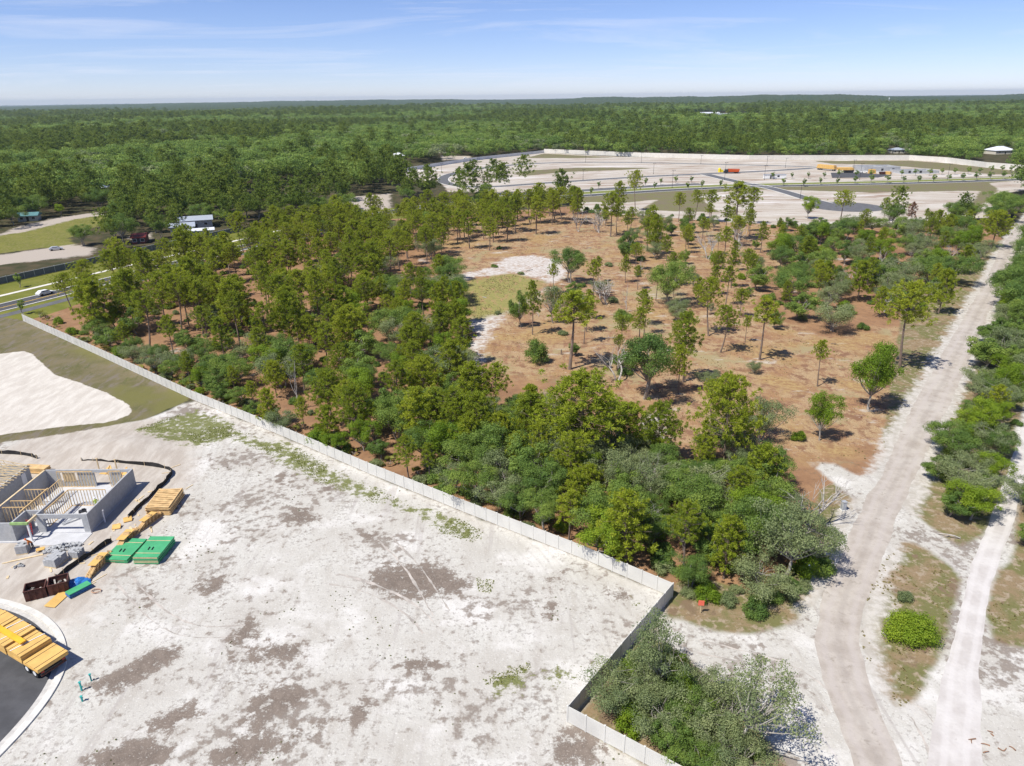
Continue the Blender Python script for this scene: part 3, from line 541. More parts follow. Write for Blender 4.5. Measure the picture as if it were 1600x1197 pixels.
def rnd_dir(r, n):
    v = r.normal(size=(n, 3)); return v / np.linalg.norm(v, axis=1, keepdims=True)
def leaf_faces(r, C, N, size, aspect):
    """diamond leaves: centres C, facing N"""
    n = len(C); N = N / np.linalg.norm(N, axis=1, keepdims=True); a = np.cross(N, rnd_dir(r, n)); a /= np.linalg.norm(a, axis=1, keepdims=True) + 1e-9; b = np.cross(N, a)
    s = (size * r.uniform(0.65, 1.35, n))[:, None]; sa, sb = a * s, b * s * aspect
    V = np.stack([C + sa, C + sb, C - sa * 0.8, C - sb], 1).reshape(-1, 3); return V, np.arange(4 * n).reshape(-1, 4)
def make_crown(r, cl, n_leaf, leaf, aspect, flat=0.8, up=0.35):
    VV, FF, TT, o = [], [], [], 0
    for (c, rc) in cl:
        n = max(4, int(n_leaf * (rc / np.mean([q[1] for q in cl])) ** 2)); d = rnd_dir(r, n); d[:, 2] += up; d /= np.linalg.norm(d, axis=1, keepdims=True)
        rad = rc * (0.30 + 0.78 * r.uniform(0, 1, n) ** 0.55); lump = 1 + 0.22 * np.sin(d @ r.normal(size=3) * 5 + r.uniform(0, 6))
        P = c + d * (rad * lump)[:, None] * np.array([1, 1, flat]); V, F = leaf_faces(r, P, d + 0.75 * rnd_dir(r, n), np.full(n, leaf), aspect)
        VV.append(V); FF.append(F + o); o += len(V); TT.append(np.repeat(np.clip(r.uniform(0.1, 0.85) + 0.18 * r.normal(size=n), 0, 1), 4))
    return np.concatenate(VV), np.concatenate(FF), np.concatenate(TT)
def limb(mb, a, b, r0, r1, r, sag=0.12, n=4):
    a, b = np.array(a, float), np.array(b, float); L = np.linalg.norm(b - a); k = r.normal(size=3) * L * sag; k[2] = abs(k[2]) * 0.6
    pts = [a + (b - a) * t_ + k * math.sin(math.pi * t_) for t_ in np.linspace(0, 1, n)]
    mb.tube(pts, list(np.linspace(r0, r1, n)), 5, cap=False)
def oak(seed, h, R, base, n_cl, n_leaf, leaf, mat, stems=1, gap=0.0, lean=(0, 0), asp=0.62, bark=None, rcf=0.30):
    r = np.random.default_rng(seed); cz = h * (1 + base) / 2; hz = h * (1 - base) / 2; cl = []; ph = r.uniform(0, 6, 3)
    for i in range(n_cl):
        d = rnd_dir(r, 1)[0]; d[2] = d[2] * 0.9 + 0.18; th = math.atan2(d[1], d[0]); k = (0.42 + 0.58 * r.uniform() ** 0.7) * (1 + 0.22 * math.sin(2 * th + ph[0]) + 0.14 * math.sin(3 * th + ph[1]))
        c = np.array([d[0] * R * k + lean[0], d[1] * R * k + lean[1], cz + d[2] * hz * min(k, 0.86)]); cl.append((c, R * rcf * r.uniform(0.45, 1.3)))
    V, F, T = make_crown(r, cl, n_leaf, leaf, asp)
    keep = r.uniform(size=len(F)) > gap; F = F[keep]
    crown = np_mesh('crown', V, F, mat, dict(tone=T))
    mb = MB(); tr = 0.0135 * h + 0.05
    roots = [np.array([0, 0, 0])] if stems == 1 else [np.array([0.35 * math.cos(k * 2.1), 0.35 * math.sin(k * 2.1), 0]) for k in range(stems)]
    for k, o in enumerate(roots):
        top = np.array([lean[0] * 0.5 + r.normal() * 0.3 + o[0] * 2, lean[1] * 0.5 + r.normal() * 0.3 + o[1] * 2, h * max(0.18, base * 0.9)])
        mb.tube([o, o * 0.6 + top * 0.5 + np.array([r.normal() * .12, r.normal() * .12, 0]), top], [tr * 1.25, tr, tr * 0.85], 7)
        for (c, rc) in cl[k::stems]:
            if r.uniform() < 0.75: limb(mb, top, c, tr * 0.55, tr * 0.12, r)
    return crown, mb.mesh('trunk', bark or M_OBARK)
def pine(seed, h, R, base, n_br, blades, mat, dens=1.0, wid=0.042, ln=0.42):
    r = np.random.default_rng(seed); mb = MB(); bend = r.normal(size=2) * 0.02 * h
    def ax(t_): return np.array([bend[0] * math.sin(t_ * 2.2), bend[1] * math.sin(t_ * 2.6), h * 0.97 * t_])
    tr = 0.0125 * h + 0.03; ts = np.linspace(0, 1, 7); mb.tube([ax(q) for q in ts], list(tr * (1.1 - 0.98 * ts)), 7); tuft = []
    for i in range(n_br):
        f = (i + r.uniform()) / n_br; t_ = base + (1 - base) * f; th = i * 2.4 + r.uniform(-.5, .5)
        L = R * (math.sin(math.pi * min(1, 0.28 + 0.72 * f)) ** 0.8 * (1 - 0.25 * f) + 0.12) * r.uniform(0.65, 1.15)
        a = ax(t_); dv = np.array([math.cos(th), math.sin(th), 0.25 + 0.45 * f]); b = a + dv * L; limb(mb, a, b, tr * 0.28, tr * 0.07, r, 0.06)
        for q in np.linspace(0.45, 1.05, max(2, int(2 + L * 1.5 * dens))):
            tuft.append((a + dv * L * q + r.normal(size=3) * (0.10 + 0.16 * L * (1 - abs(q - .8))), r.uniform(0.75, 1.2)))
    for _ in range(int(6 * dens)): tuft.append((ax(r.uniform(.9, 1.0)) + r.normal(size=3) * 0.2, 1.0))
    n = len(tuft); C = np.repeat(np.array([q[0] for q in tuft]), blades, 0); S = np.repeat(np.array([q[1] for q in tuft]), blades); N = n * blades
    d = rnd_dir(r, N); d[:, 2] = d[:, 2] * 0.9 + 0.25; d /= np.linalg.norm(d, axis=1, keepdims=True); s_ = np.cross(d, rnd_dir(r, N)); s_ /= np.linalg.norm(s_, axis=1, keepdims=True) + 1e-9
    L_ = (ln * S * r.uniform(0.7, 1.2, N))[:, None]; w = wid * r.uniform(0.7, 1.3, N)[:, None]
    V = np.stack([C + d * 0.04, C + d * L_ * 0.55 + s_ * w, C + d * L_, C + d * L_ * 0.55 - s_ * w], 1).reshape(-1, 3); F = np.arange(4 * N).reshape(-1, 4)
    T = np.repeat(np.clip(np.repeat(r.uniform(0.15, 0.8, n), blades) + 0.12 * r.normal(size=N), 0, 1), 4)
    return np_mesh('crown', V, F, mat, dict(tone=T)), mb.mesh('trunk', M_BARK)
def bush(seed, h, R, n_cl, n_leaf, leaf, mat):
    r = np.random.default_rng(seed); cl = []
    for i in range(n_cl):
        th, q = r.uniform(0, 2 * math.pi), math.sqrt(r.uniform()); rc = R * r.uniform(0.28, 0.45); z = max(rc * 0.5, (h - rc) * (1 - 0.75 * q * q) * r.uniform(0.45, 1.0)); cl.append((np.array([math.cos(th) * q * (R - rc * .7), math.sin(th) * q * (R - rc * .7), z]), rc))
    V, F, T = make_crown(r, cl, n_leaf, leaf, 0.6, 0.9, 0.5); V[:, 2] = np.maximum(V[:, 2], 0.02); mb = MB()
    for k in range(5): limb(mb, (0.1 * math.cos(k), 0.1 * math.sin(k), 0), cl[k % len(cl)][0], 0.05, 0.02, r)
    return np_mesh('crown', V, F, mat, dict(tone=T)), mb.mesh('trunk', M_OBARK)
def bare(seed, h, R, n_br, stems=2, mat=None, drop=0):
    r = np.random.default_rng(seed); mb = MB(); tips = []
    for s_ in range(stems):
        o = np.array([0.25 * s_, 0.1 * s_, 0]); top = np.array([r.normal() * R * .35, r.normal() * R * .35, h * r.uniform(.4, .55)]); limb(mb, o, top, 0.05 + h * .016, 0.04 + h * .008, r, 0.1, 5)
        for i in range(n_br):
            th = r.uniform(0, 6.28); e = top + np.array([math.cos(th) * R * r.uniform(.3, 1), math.sin(th) * R * r.uniform(.3, 1), h * r.uniform(.08, .55)]); a = top + (o - top) * r.uniform(0, .5); limb(mb, a, e, 0.035 + h * .006, 0.016, r, 0.14, 5)
            for k in range(4): limb(mb, a + (e - a) * r.uniform(.4, .9), e + r.normal(size=3) * R * .28, 0.022, 0.008, r, 0.1, 3)
    return mb.mesh('branches', mat or M_DEADW)
def palmetto(seed, R):
    r = np.random.default_rng(seed); V, F, T = [], [], []
    for k in range(9):
        th, el = r.uniform(0, 6.28), r.uniform(.25, 1.2); L = R * r.uniform(.5, .9); c = np.array([math.cos(th) * math.cos(el), math.sin(th) * math.cos(el), math.sin(el)]) * L; c[2] = max(c[2], .2)
        s_ = np.array([-math.sin(th), math.cos(th), 0]); u = c / np.linalg.norm(c); tn = r.uniform(.1, .9)
        for q in np.linspace(-1.3, 1.3, 11):
            d = u * math.cos(q) + s_ * math.sin(q) - np.array([0, 0, .12]); w = np.cross(d, u + np.array([0, 0, .4])) * 0 + s_ * math.cos(q) * .05 + u * -math.sin(q) * .05; o = len(V); e = c + d * R * .5
            V += [c, c + d * R * .28 + w, e, c + d * R * .28 - w]; F.append((o, o + 1, o + 2, o + 3)); T += [tn] * 4
    mb = MB()
    for k in range(6): limb(mb, (0, 0, 0), V[k * 44], .03, .02, r, .05)
    return np_mesh('leaves', V, F, M_PALM, dict(tone=T)), mb.mesh('stem', M_OBARK)

PINES = [(pine(11, 13.5, 3.1, 0.46, 60, 38, M_PINE), 13.5, 'tall round-crowned pine'), (pine(12, 12.0, 2.4, 0.40, 56, 38, M_PINE), 12.0, 'slim straight pine'), (pine(13, 15.0, 3.4, 0.55, 56, 40, M_PINE), 15.0, 'tall bare-stemmed pine'),
         (pine(14, 9.5, 2.5, 0.22, 62, 44, M_PINE), 9.5, 'bushy low-branched pine'), (pine(15, 13.0, 2.2, 0.60, 38, 44, M_PINE, 0.8), 13.0, 'thin pine with a small top'), (pine(16, 11.0, 3.6, 0.35, 70, 40, M_PINE, 1.2), 11.0, 'broad bright green pine')]
OAKS = [(oak(21, 8.5, 4.2, 0.28, 36, 400, 0.108, M_OAK), 8.5, 'broad dark green oak'), (oak(22, 9.5, 3.8, 0.32, 36, 380, 0.108, M_OAK, 2), 9.5, 'twin-stemmed green oak'), (oak(23, 7.0, 3.9, 0.22, 34, 380, 0.10, M_SCRUB, 2, 0.2), 7.0, 'grey-green scrub oak'),
        (oak(24, 6.2, 2.9, 0.15, 30, 380, 0.10, M_OAK), 6.2, 'low rounded oak'), (oak(25, 8.0, 3.5, 0.30, 32, 330, 0.10, M_SCRUB, 1, 0.35), 8.0, 'sparse grey-green oak with pale limbs'), (oak(26, 10.5, 4.8, 0.30, 44, 400, 0.115, M_OAK, 2), 10.5, 'large spreading oak'),
        (oak(27, 7.5, 3.2, 0.25, 32, 380, 0.10, M_BUSH), 7.5, 'bright green oak')]
BUSHES = [(bush(31, 2.6, 1.7, 20, 330, 0.085, M_BUSH), 2.6, 'bright green rounded bush'), (bush(32, 2.0, 1.5, 18, 300, 0.08, M_OAK), 2.0, 'dark green low bush'), (bush(33, 1.6, 1.3, 15, 260, 0.075, M_SCRUB), 1.6, 'grey-green scrubby bush'), (bush(34, 3.4, 1.9, 24, 320, 0.088, M_OAK), 3.4, 'tall leafy shrub')]
BARES = [(bare(41, 6.5, 2.6, 7), 6.5), (bare(42, 4.5, 2.0, 6, 3), 4.5), (bare(43, 8.0, 1.4, 5, 1), 8.0)]
PALMS = [palmetto(51, 1.3), palmetto(52, 1.6), palmetto(53, 1.0)]
NSEEN = {}
def plant(name, meshes, loc, s, rz, label, cat, group=None, parts=('crown', 'trunk')):
    root = empty(name, (loc[0], loc[1], 0), rz); root.scale = s if isinstance(s, tuple) else (s, s, s); tag(root, label, cat, group)
    for n_, m_ in zip(parts, meshes): link(n_, m_, root)
    NSEEN[name] = NSEEN.get(name, 0) + 1; return root
def put(kind, i, loc, h, label=None, group=None, wide=1.0, rz=None, zone=''):
    rz = random.uniform(0, 6.28) if rz is None else rz
    if kind == 'pine': m, h0, d = PINES[i]; (nm, cat) = ('tall_pine', 'tall pine') if i in (2, 4) else ('pine_tree', 'pine tree')
    elif kind == 'oak': m, h0, d = OAKS[i]; (nm, cat) = ('scrub_oak', 'scrub oak') if i in (2, 4) else ('broadleaf_tree', 'broadleaf tree') if i == 6 else ('oak_tree', 'oak tree')
    elif kind == 'bush': m, h0, d = BUSHES[i]; nm, cat = 'bush', 'bush'
    elif kind == 'bare':
        m, h0 = BARES[i]; return plant('dead_tree', (m,), loc, (h / h0 * wide, h / h0 * wide, h / h0), rz, label, 'dead tree', group, ('branches',))
    s = h / h0; return plant(nm, m, loc, (s * wide, s * wide, s), rz, label or f'{d} {zone}', cat, group)

# ---- trees that stand alone, one by one
SOLO = [  # kind, variant, base px, top px y, label, width factor
 ('pine', 4, (890, 577), 455, 'tall thin pine standing alone in the orange clearing, long bare trunk', 1.5), ('pine', 1, (832, 523), 438, 'narrow pine at the lower left edge of the clearing', .7), ('oak', 3, (814, 511), 443, 'small round-topped oak just left of the narrow pine', .6),
 ('oak', 4, (864, 505), 440, 'sparse many-stemmed oak between the narrow pine and the sandy trail', .9), ('pine', 4, (927, 470), 405, 'small thin pine right of the sandy trail bend', 1.0), ('oak', 1, (892, 442), 378, 'round oak overhanging the sandy trail', 1.1), ('oak', 0, (1048, 479), 400, 'dark broad oak casting a black shadow mid clearing', 1.0),
 ('pine', 2, (1107, 525), 432, 'bare-stemmed pine right of the dark broad oak', 1.0), ('pine', 4, (1005, 510), 452, 'thin yellowish pine behind the big leaning oak pair', 1.2), ('oak', 1, (1006, 622), 505, 'big oak with pale trunks at the front of the clearing', 1.05), ('pine', 1, (1068, 597), 487, 'pine standing right of the big pale-trunked oak', 1.0),
 ('bare', 0, (963, 597), 540, 'forked bare dead oak left of the big pale-trunked oak', 1.2), ('bush', 3, (838, 567), 525, 'small leafy tree-like bush at the clearing edge beside the tall thin pine', .8), ('pine', 4, (1187, 562), 462, 'sparse pine with a fallen limb at its foot, right part of clearing', 1.2), ('bare', 1, (943, 475), 438, 'tangled bare shrub beside the small thin pine', 1.4),
 ('bush', 1, (973, 500), 478, 'round dark bush at the foot of two dead trunks', .9), ('bare', 2, (977, 488), 440, 'pair of bare dead trunks standing over a dark bush', .6),
 ('pine', 0, (954, 370), 300, 'pine at the back of the clearing left of the white sand bank', 1.1), ('pine', 2, (993, 330), 265, 'very tall pine rising in front of the estate boulevard', .8), ('pine', 1, (965, 345), 283, 'slim pine behind the back-row pine', .9), ('pine', 2, (1085, 342), 296, 'pine in front of the green verge triangle', 1.0), ('pine', 4, (1111, 348), 296, 'thin pine near the pale diagonal kerb', 1.4),
 ('pine', 4, (1148, 376), 283, 'tall open-crowned pine before the street junction', 1.4), ('pine', 4, (1172, 350), 292, 'slender pine beside the tall open-crowned pine', 1.2), ('pine', 2, (1060, 347), 300, 'pine left of the green verge triangle', .9), ('pine', 3, (1021, 398), 335, 'bushy bright pine at the back of the clearing', .8), ('oak', 3, (1070, 372), 335, 'small oak at the back edge of the clearing', .9),
 ('pine', 4, (1132, 368), 320, 'short thin pine before the sandy estate', 1.2), ('oak', 3, (977, 410), 353, 'small leafy oak behind the sandy trail', .8), ('bare', 1, (935, 363), 336, 'grey bare shrub at the far edge of the clearing', 1.3), ('bare', 0, (904, 362), 330, 'leaning bare grey tree by the back pine row', .9), ('bare', 0, (1105, 405), 362, 'white bleached dead tree in the far clearing', 1.0), ('bare', 1, (1155, 380), 350, 'pale dead shrub right of the open-crowned pine', 1.2),
 ('pine', 2, (1312, 350), 296, 'flat-topped pine in front of the turning circle', 1.3), ('oak', 6, (1262, 342), 303, 'bright leafy tree left of the turning circle', .9), ('pine', 0, (1380, 346), 308, 'pine right of the turning circle', .9), ('pine', 3, (1447, 342), 325, 'low pine top poking above the right thicket', 1.0), ('pine', 5, (1550, 388), 328, 'large spreading pine where the dirt road bends', 1.1),
 ('pine', 2, (1406, 576), 435, 'tall pine leaning beside the dirt road', 1.1), ('oak', 6, (1356, 640), 525, 'big bushy bright oak in the right part of the clearing', .85), ('pine', 4, (1277, 604), 530, 'thin young pine with a tiny shadow near the big bushy oak', .9), ('oak', 6, (1280, 688), 606, 'leafy light green tree at the lower right of the clearing', .75), ('bush', 0, (1248, 688), 670, 'bright bush touching the leafy light green tree', 1.0),
 ('pine', 3, (1466, 490), 418, 'dense green pine next to the dirt road verge', .9), ('bush', 0, (1420, 1000), 972, 'very large bright yellow-green bush on the grass island', 1.65), ('bush', 2, (1412, 936), 920, 'small grey-green bush behind the large yellow-green bush', 1.0),
 ('oak', 4, (1022, 1088), 955, 'tall airy oak leaning over the fence corner run', .72), ('bush', 0, (1185, 1182), 1164, 'round bright bush at the bottom edge beside the leaning oak', .8), ('oak', 2, (1185, 690), 612, 'grey-green oak at the lower edge of the clearing', .85), ('pine', 5, (1130, 735), 588, 'big dark bushy pine at the front of the clearing', .85), ('pine', 5, (905, 730), 585, 'very broad bright green pine behind the thicket', 1.25),
 ('oak', 6, (96, 338), 316, 'round green oak behind the grassy field', 1.1), ('oak', 5, (132, 384), 345, 'broad grey-green oak at the right end of the grassy field', 1.25), ('oak', 0, (22, 352), 318, 'dark oak at the left edge over the teal-roofed shed', 1.2), ('oak', 1, (252, 372), 340, 'leafy oak between the red shed and the barns', 1.0), ('oak', 0, (236, 352), 328, 'oak behind the red shed', 1.2), ('oak', 5, (180, 372), 335, 'wide oak left of the red shed', 1.3), ('oak', 0, (352, 352), 325, 'dark oak right of the barns', 1.2),
 ('bare', 2, (466, 640), 558, 'tall bare grey snag behind the fence on the left', .5), ('bare', 0, (1262, 820), 745, 'silvery bare oak tree near the bend of the dirt road', 1.3), ('oak', 4, (1225, 905), 775, 'silver-grey oak leaning over the dirt road edge', 1.0), ('oak', 2, (1262, 880), 800, 'grey oak with pale limbs nearest the dirt road bend', .9)]
solo_xy = []
for (k, i, b, ty, lab, wf) in SOLO:
    if 'very large bright' in lab: plant('bush', bush(37, 3.4, 3.1, 30, 620, .095, M_BUSH), G(1420, 992), (0.95, 0.85, 0.85), 0, lab, 'bush'); continue
    p = G(*b); h = 3.1 if 'very large bright' in lab else max(1.2, height_of(b, ty)) * (.86 if k == 'oak' else 1.0); solo_xy.append(p); put(k, i, p, h, lab, wide=wf)
_strip = [((1462, 748), 3), ((1488, 722), 0), ((1520, 738), 2), ((1546, 752), 6), ((1500, 768), 2), ((1532, 778), 3), ((1476, 702), 0), ((1510, 700), 6), ((1542, 706), 2), ((1484, 806), 3), ((1516, 812), 6), ((1562, 715), 0), ((1552, 668), 6), ((1525, 662), 0), ((1578, 640), 3), ((1548, 625), 0), ((1572, 590), 6), ((1595, 560), 0)]
for k_, (b, i) in enumerate(_strip):
    p = G(*b); solo_xy.append(p); put('oak', i, p, random.uniform(3.6, 5.2), zone='packed on the shrubby point between dirt road and sandy track', group='trees on the shrubby point', wide=random.uniform(1.1, 1.4))
# brown dead pine in the right thicket
plant('pine_tree', pine(17, 8.0, 1.9, 0.25, 40, 36, M_DEADN), G(1422, 347), (1.1, 1.1, height_of((1422, 347), 316) / 8.0), 0, 'reddish brown dead pine above the right thicket', 'pine tree')
# leaning oak at the bottom edge
plant('oak_tree', oak(28, 7.5, 3.4, 0.5, 34, 240, 0.095, M_SCRUB, 1, 0.45, (3.6, 1.2)), G(1128, 1200), 1.0, 0.1, 'pale-limbed oak leaning right over the white sand at the bottom edge', 'oak tree')

# ---- stands of trees
def scatter(poly, n, dmin, have, tries=40):
    P = np.array(poly); lo, hi = P.min(0), P.max(0); out = []
    cand = rng.uniform(lo, hi, (n * tries, 2)); cand = cand[sdpoly(cand, poly) > 0]
    grid = {}
    def near(p):
        k = (int(p[0] // dmin), int(p[1] // dmin))
        return any((q[0] - p[0]) ** 2 + (q[1] - p[1]) ** 2 < dmin * dmin for a in (-1, 0, 1) for b in (-1, 0, 1) for q in grid.get((k[0] + a, k[1] + b), ()))
    for q in have: grid.setdefault((int(q[0] // dmin), int(q[1] // dmin)), []).append(q)
    for p in cand:
        if len(out) >= n: break
        if near(p): continue
        grid.setdefault((int(p[0] // dmin), int(p[1] // dmin)), []).append(p); out.append((p[0], p[1]))
    return out
ZONES = [  # polygon px, count, spacing m, pine share, variants pine, variants oak, height range pine, oak, zone phrase
 ([(78, 490), (330, 400), (560, 348), (700, 345), (700, 400), (600, 450), (480, 540), (330, 590), (200, 550)], 214, 3.7, .78, (0, 1, 2, 2, 4, 0, 3), (0, 2, 3, 6), (10, 15), (4, 8), 'in the dense pine wood on the left'),
 ([(330, 592), (480, 545), (600, 455), (695, 420), (722, 500), (728, 570), (700, 630), (620, 655), (560, 690), (430, 648)], 88, 3.7, .46, (0, 1, 3, 5), (0, 1, 2, 3, 6), (7, 11), (4.5, 7.5), 'in the mixed wood left of the sandy trail'),
 ([(120, 515), (200, 550), (330, 592), (430, 648), (560, 695), (700, 755), (690, 770), (430, 672), (180, 555)], 40, 2.8, .22, (3, 1), (0, 2, 3, 6), (4.5, 7), (3.0, 5.0), 'right behind the white fence'),
 ([(600, 665), (760, 640), (880, 690), (1000, 700), (1040, 730), (1140, 712), (1205, 770), (1258, 848), (1264, 915), (1180, 945), (1080, 925), (900, 862), (720, 785)], 112, 3.2, .34, (0, 1, 3, 5), (0, 1, 2, 3, 4, 5, 6), (6.5, 10.5), (4.2, 7.5), 'in the thicket behind the near fence corner'),
 ([(690, 385), (715, 348), (905, 326), (900, 362), (800, 375), (760, 395)], 46, 3.6, .96, (0, 1, 2), (0, 3), (11, 15.5), (5, 7), 'in the pine row at the back left of the clearing'),
 ([(1140, 440), (1230, 400), (1300, 362), (1535, 360), (1545, 400), (1500, 450), (1470, 478), (1400, 508), (1330, 525), (1230, 525), (1180, 480)], 104, 3.9, .2, (3, 1, 0), (0, 2, 3, 4, 6), (7, 11), (5.2, 8.4), 'in the scrubby right thicket by the dirt road'),
 ([(930, 342), (1130, 352), (1280, 362), (1250, 410), (1130, 430), (960, 420)], 50, 5.5, .62, (1, 2, 4), (3, 4, 2), (7, 13), (3, 6), 'along the back edge of the clearing'),
 ([(1592, 392), (1640, 340), (1720, 360), (1690, 480), (1640, 560), (1592, 655), (1575, 720), (1560, 760), (1545, 800), (1490, 812), (1462, 770), (1480, 715), (1510, 650), (1535, 580), (1562, 500)], 96, 2.5, .10, (3,), (3, 6, 2, 0), (5, 8), (4.2, 7.2), 'on the strip between dirt road and sandy track'),
 ([(958, 1110), (1000, 1060), (1060, 1065), (1120, 1110), (1160, 1160), (1170, 1200), (1090, 1215), (1010, 1150)], 20, 2.1, .0, (3,), (0, 3, 6, 2), (4, 5), (2.8, 4.6), 'in the small grove by the fence corner'),
 ([(860, 440), (1180, 440), (1240, 540), (1100, 680), (1020, 620), (880, 560)], 40, 6.0, .6, (4, 1, 2), (4, 3, 2), (5, 11), (2.5, 5), 'scattered in the orange clearing'),
 ([(1590, 790), (1640, 770), (1680, 860), (1640, 900), (1604, 835)], 8, 3.0, .0, (3,), (0, 3, 2), (4, 5), (3.5, 5), 'on the far right beside the sandy track')]
wood_xy = list(solo_xy)
for (px, n, dm, ps, vp, vo, hp, ho, zone) in ZONES:
    got = scatter(GP(px), n, dm, wood_xy)
    for p in got:
        wood_xy.append(p)
        if random.random() < ps: i = random.choice(vp); put('pine', i, p, random.uniform(*hp), zone=zone, group='pines ' + zone, wide=random.uniform(.85, 1.2))
        else: i = random.choice(vo); put('oak', i, p, random.uniform(*ho), zone=zone, group='oaks ' + zone, wide=random.uniform(.95, 1.35))
FENCE_BACK = [tuple(p) for p in offset_line([Vector(q) for q in FENCE_LINE], 1.6)] + [tuple(p) for p in offset_line([Vector(q) for q in FENCE_LINE], 4.6)][::-1]
# undergrowth one can pick out
for (px, n, dm, zone, vs) in [
    ([(330, 592), (600, 455), (695, 420), (728, 570), (620, 655), (430, 648)], 34, 4.5, 'under the mixed wood left of the sandy trail', (1, 2)), ([(600, 665), (880, 690), (1140, 714), (1205, 775), (1264, 905), (1180, 950), (1080, 930), (900, 866), (720, 790)], 62, 2.6, 'filling the thicket behind the near fence corner', (0, 1, 2, 3)),
    ('FENCE', 46, 2.6, 'at the foot of the white fence on its wooded side', (0, 1, 2)), ([(1140, 440), (1300, 370), (1535, 365), (1470, 478), (1330, 525), (1180, 480)], 50, 3.0, 'among the scrub oaks of the right thicket', (1, 2, 0)),
    ([(1592, 400), (1690, 480), (1592, 655), (1560, 760), (1490, 812), (1462, 770), (1535, 580)], 60, 1.8, 'on the strip between dirt road and sandy track', (0, 1, 3)), ([(930, 1105), (985, 1035), (1060, 1060), (1160, 1160), (1170, 1205), (1090, 1218)], 14, 1.7, 'crowded into the small grove by the fence corner', (0, 1, 2)),
    ([(740, 380), (1180, 400), (1290, 560), (1150, 680), (880, 590), (760, 560)], 14, 9.0, 'dotted over the orange clearing', (1, 2)), ([(910, 326), (1140, 345), (1300, 358), (1300, 364), (1130, 352), (910, 333)], 26, 4.0, 'in the hedge line before the sandy estate', (1, 3)), ([(1070, 935), (1180, 962), (1262, 925), (1285, 860), (1262, 880), (1240, 920), (1180, 945), (1080, 922)], 22, 1.7, 'along the shaggy edge of the thicket above the white sand', (0, 1, 2)), ([(90, 488), (330, 405), (600, 360), (600, 440), (330, 590)], 60, 4.6, 'under the dense pine wood on the left', (1, 2))]:
    for p in scatter(FENCE_BACK if px == 'FENCE' else GP(px), n, dm, []): i = random.choice(vs); put('bush', i, p, BUSHES[i][1] * random.uniform(.6, 1.15), zone=zone, group='bushes ' + zone, wide=random.uniform(.8, 1.3))
for p in scatter([tuple(p) for p in offset_line([Vector(q) for q in FENCE_LINE[:6]], 1.2)] + [tuple(p) for p in offset_line([Vector(q) for q in FENCE_LINE[:6]], 5.5)][::-1], 60, 1.6, []):
    i = random.randrange(3); s = random.uniform(.7, 1.2); plant('saw_palmetto', PALMS[i], p, s, random.uniform(0, 6.28), 'yellow-green fan-leaved palmetto behind the long white fence', 'palmetto', 'palmettos behind the fence', ('leaves', 'stem'))
for (px, n, zone) in (([(600, 665), (880, 690), (1160, 710), (1265, 760), (1268, 915), (1080, 925), (720, 785)], 10, 'in the thicket behind the near fence corner'), ([(1140, 440), (1300, 375), (1500, 400), (1400, 500), (1200, 510)], 9, 'among the right thicket'), ([(900, 345), (1180, 360), (1200, 440), (950, 440)], 6, 'in the far part of the clearing')):
    for p in scatter(GP(px), n, 5.0, []): i = random.randrange(3); put('bare', i, p, BARES[i][1] * random.uniform(.6, 1.0), 'leafless grey dead tree ' + zone, 'dead trees ' + zone)
print('trees near', NSEEN)
# gaps in the forest where houses stand open to the view
def gap(px, w, d0, z=4.0):
    x, y = G(px[0], px[1], z); r = math.hypot(x, y); ux, uy = x / r, y / r; return [(x + ux * 12 - uy * w, y + uy * 12 + ux * w), (x + ux * 12 + uy * w, y + uy * 12 - ux * w), (x - ux * d0 + uy * w, y - uy * d0 - ux * w), (x - ux * d0 - uy * w, y - uy * d0 + ux * w)]
HOUSE_GAPS = [gap((621, 241), 9, 120), gap((1562, 233), 14, 150), gap((1402, 232), 8, 90), gap((690, 232), 8, 40), gap((155, 290), 6, 50), gap((300, 345), 9, 14), gap((218, 366), 4, 10), gap((45, 336), 5, 12), gap((262, 222), 10, 130), gap((405, 209), 7, 70), gap((1120, 178), 60, 300, 6), gap((1280, 169), 16, 200, 6), gap((492, 190), 11, 120, 5), gap((575, 320), 16, 10, 0)]
# ================================================================ THE FOREST BEYOND
KEEP_OUT = [P_WOOD, P_LOT, P_OLIVE, P_JUNC, P_DEV, P_FIELD, P_FSAND, P_FSAND2, P_VERGE, P_FARCLR, P_ISLE, P_RGRASS, P_YARD, P_FARGAP, GP([(600, 262), (700, 252), (760, 300), (690, 312), (630, 300)])] + P_SMALLCLR + HOUSE_GAPS
def forest_points(r0, r1, s0, az0, az1, seed, power=0.35):
    r = np.random.default_rng(seed); out = []; d = r0
    while d < r1:
        s = s0 * (d / r0) ** power; n = int((az1 - az0) * d / s); a = az0 + (np.arange(n) + r.uniform(0, 1, n)) * (az1 - az0) / n; q = d + r.uniform(-.6, .6, n) * s
        out.append(np.stack([q * np.sin(a), q * np.cos(a), np.full(n, s / s0)], 1)); d += s * 0.92
    return np.concatenate(out)
FP = forest_points(190, 3600, 6.8, -0.80, 0.80, 5)
def bnoise(x, y, s, seed):
    r = np.random.default_rng(seed); v = 0
    for k in range(5): a = r.uniform(0, 6.28); v = v + np.sin((x * math.cos(a) + y * math.sin(a)) / s * r.uniform(.6, 1.6) + r.uniform(0, 6.28))
    return v / 2.2
ok = np.ones(len(FP), bool)
for q in KEEP_OUT: ok &= sdpoly(FP[:, :2], q, 12.0) < -1.5
blv = [(p.x, p.y) for p in BLV]
ok &= sdline(FP[:, :2], blv) > 12.0
road = GP(list(ROAD_L)); ok &= sdline(FP[:, :2], [((a[0] + b[0]) / 2, (a[1] + b[1]) / 2) for a, b in zip(GP(ROAD_L), GP(ROAD_R))]) > 5.0
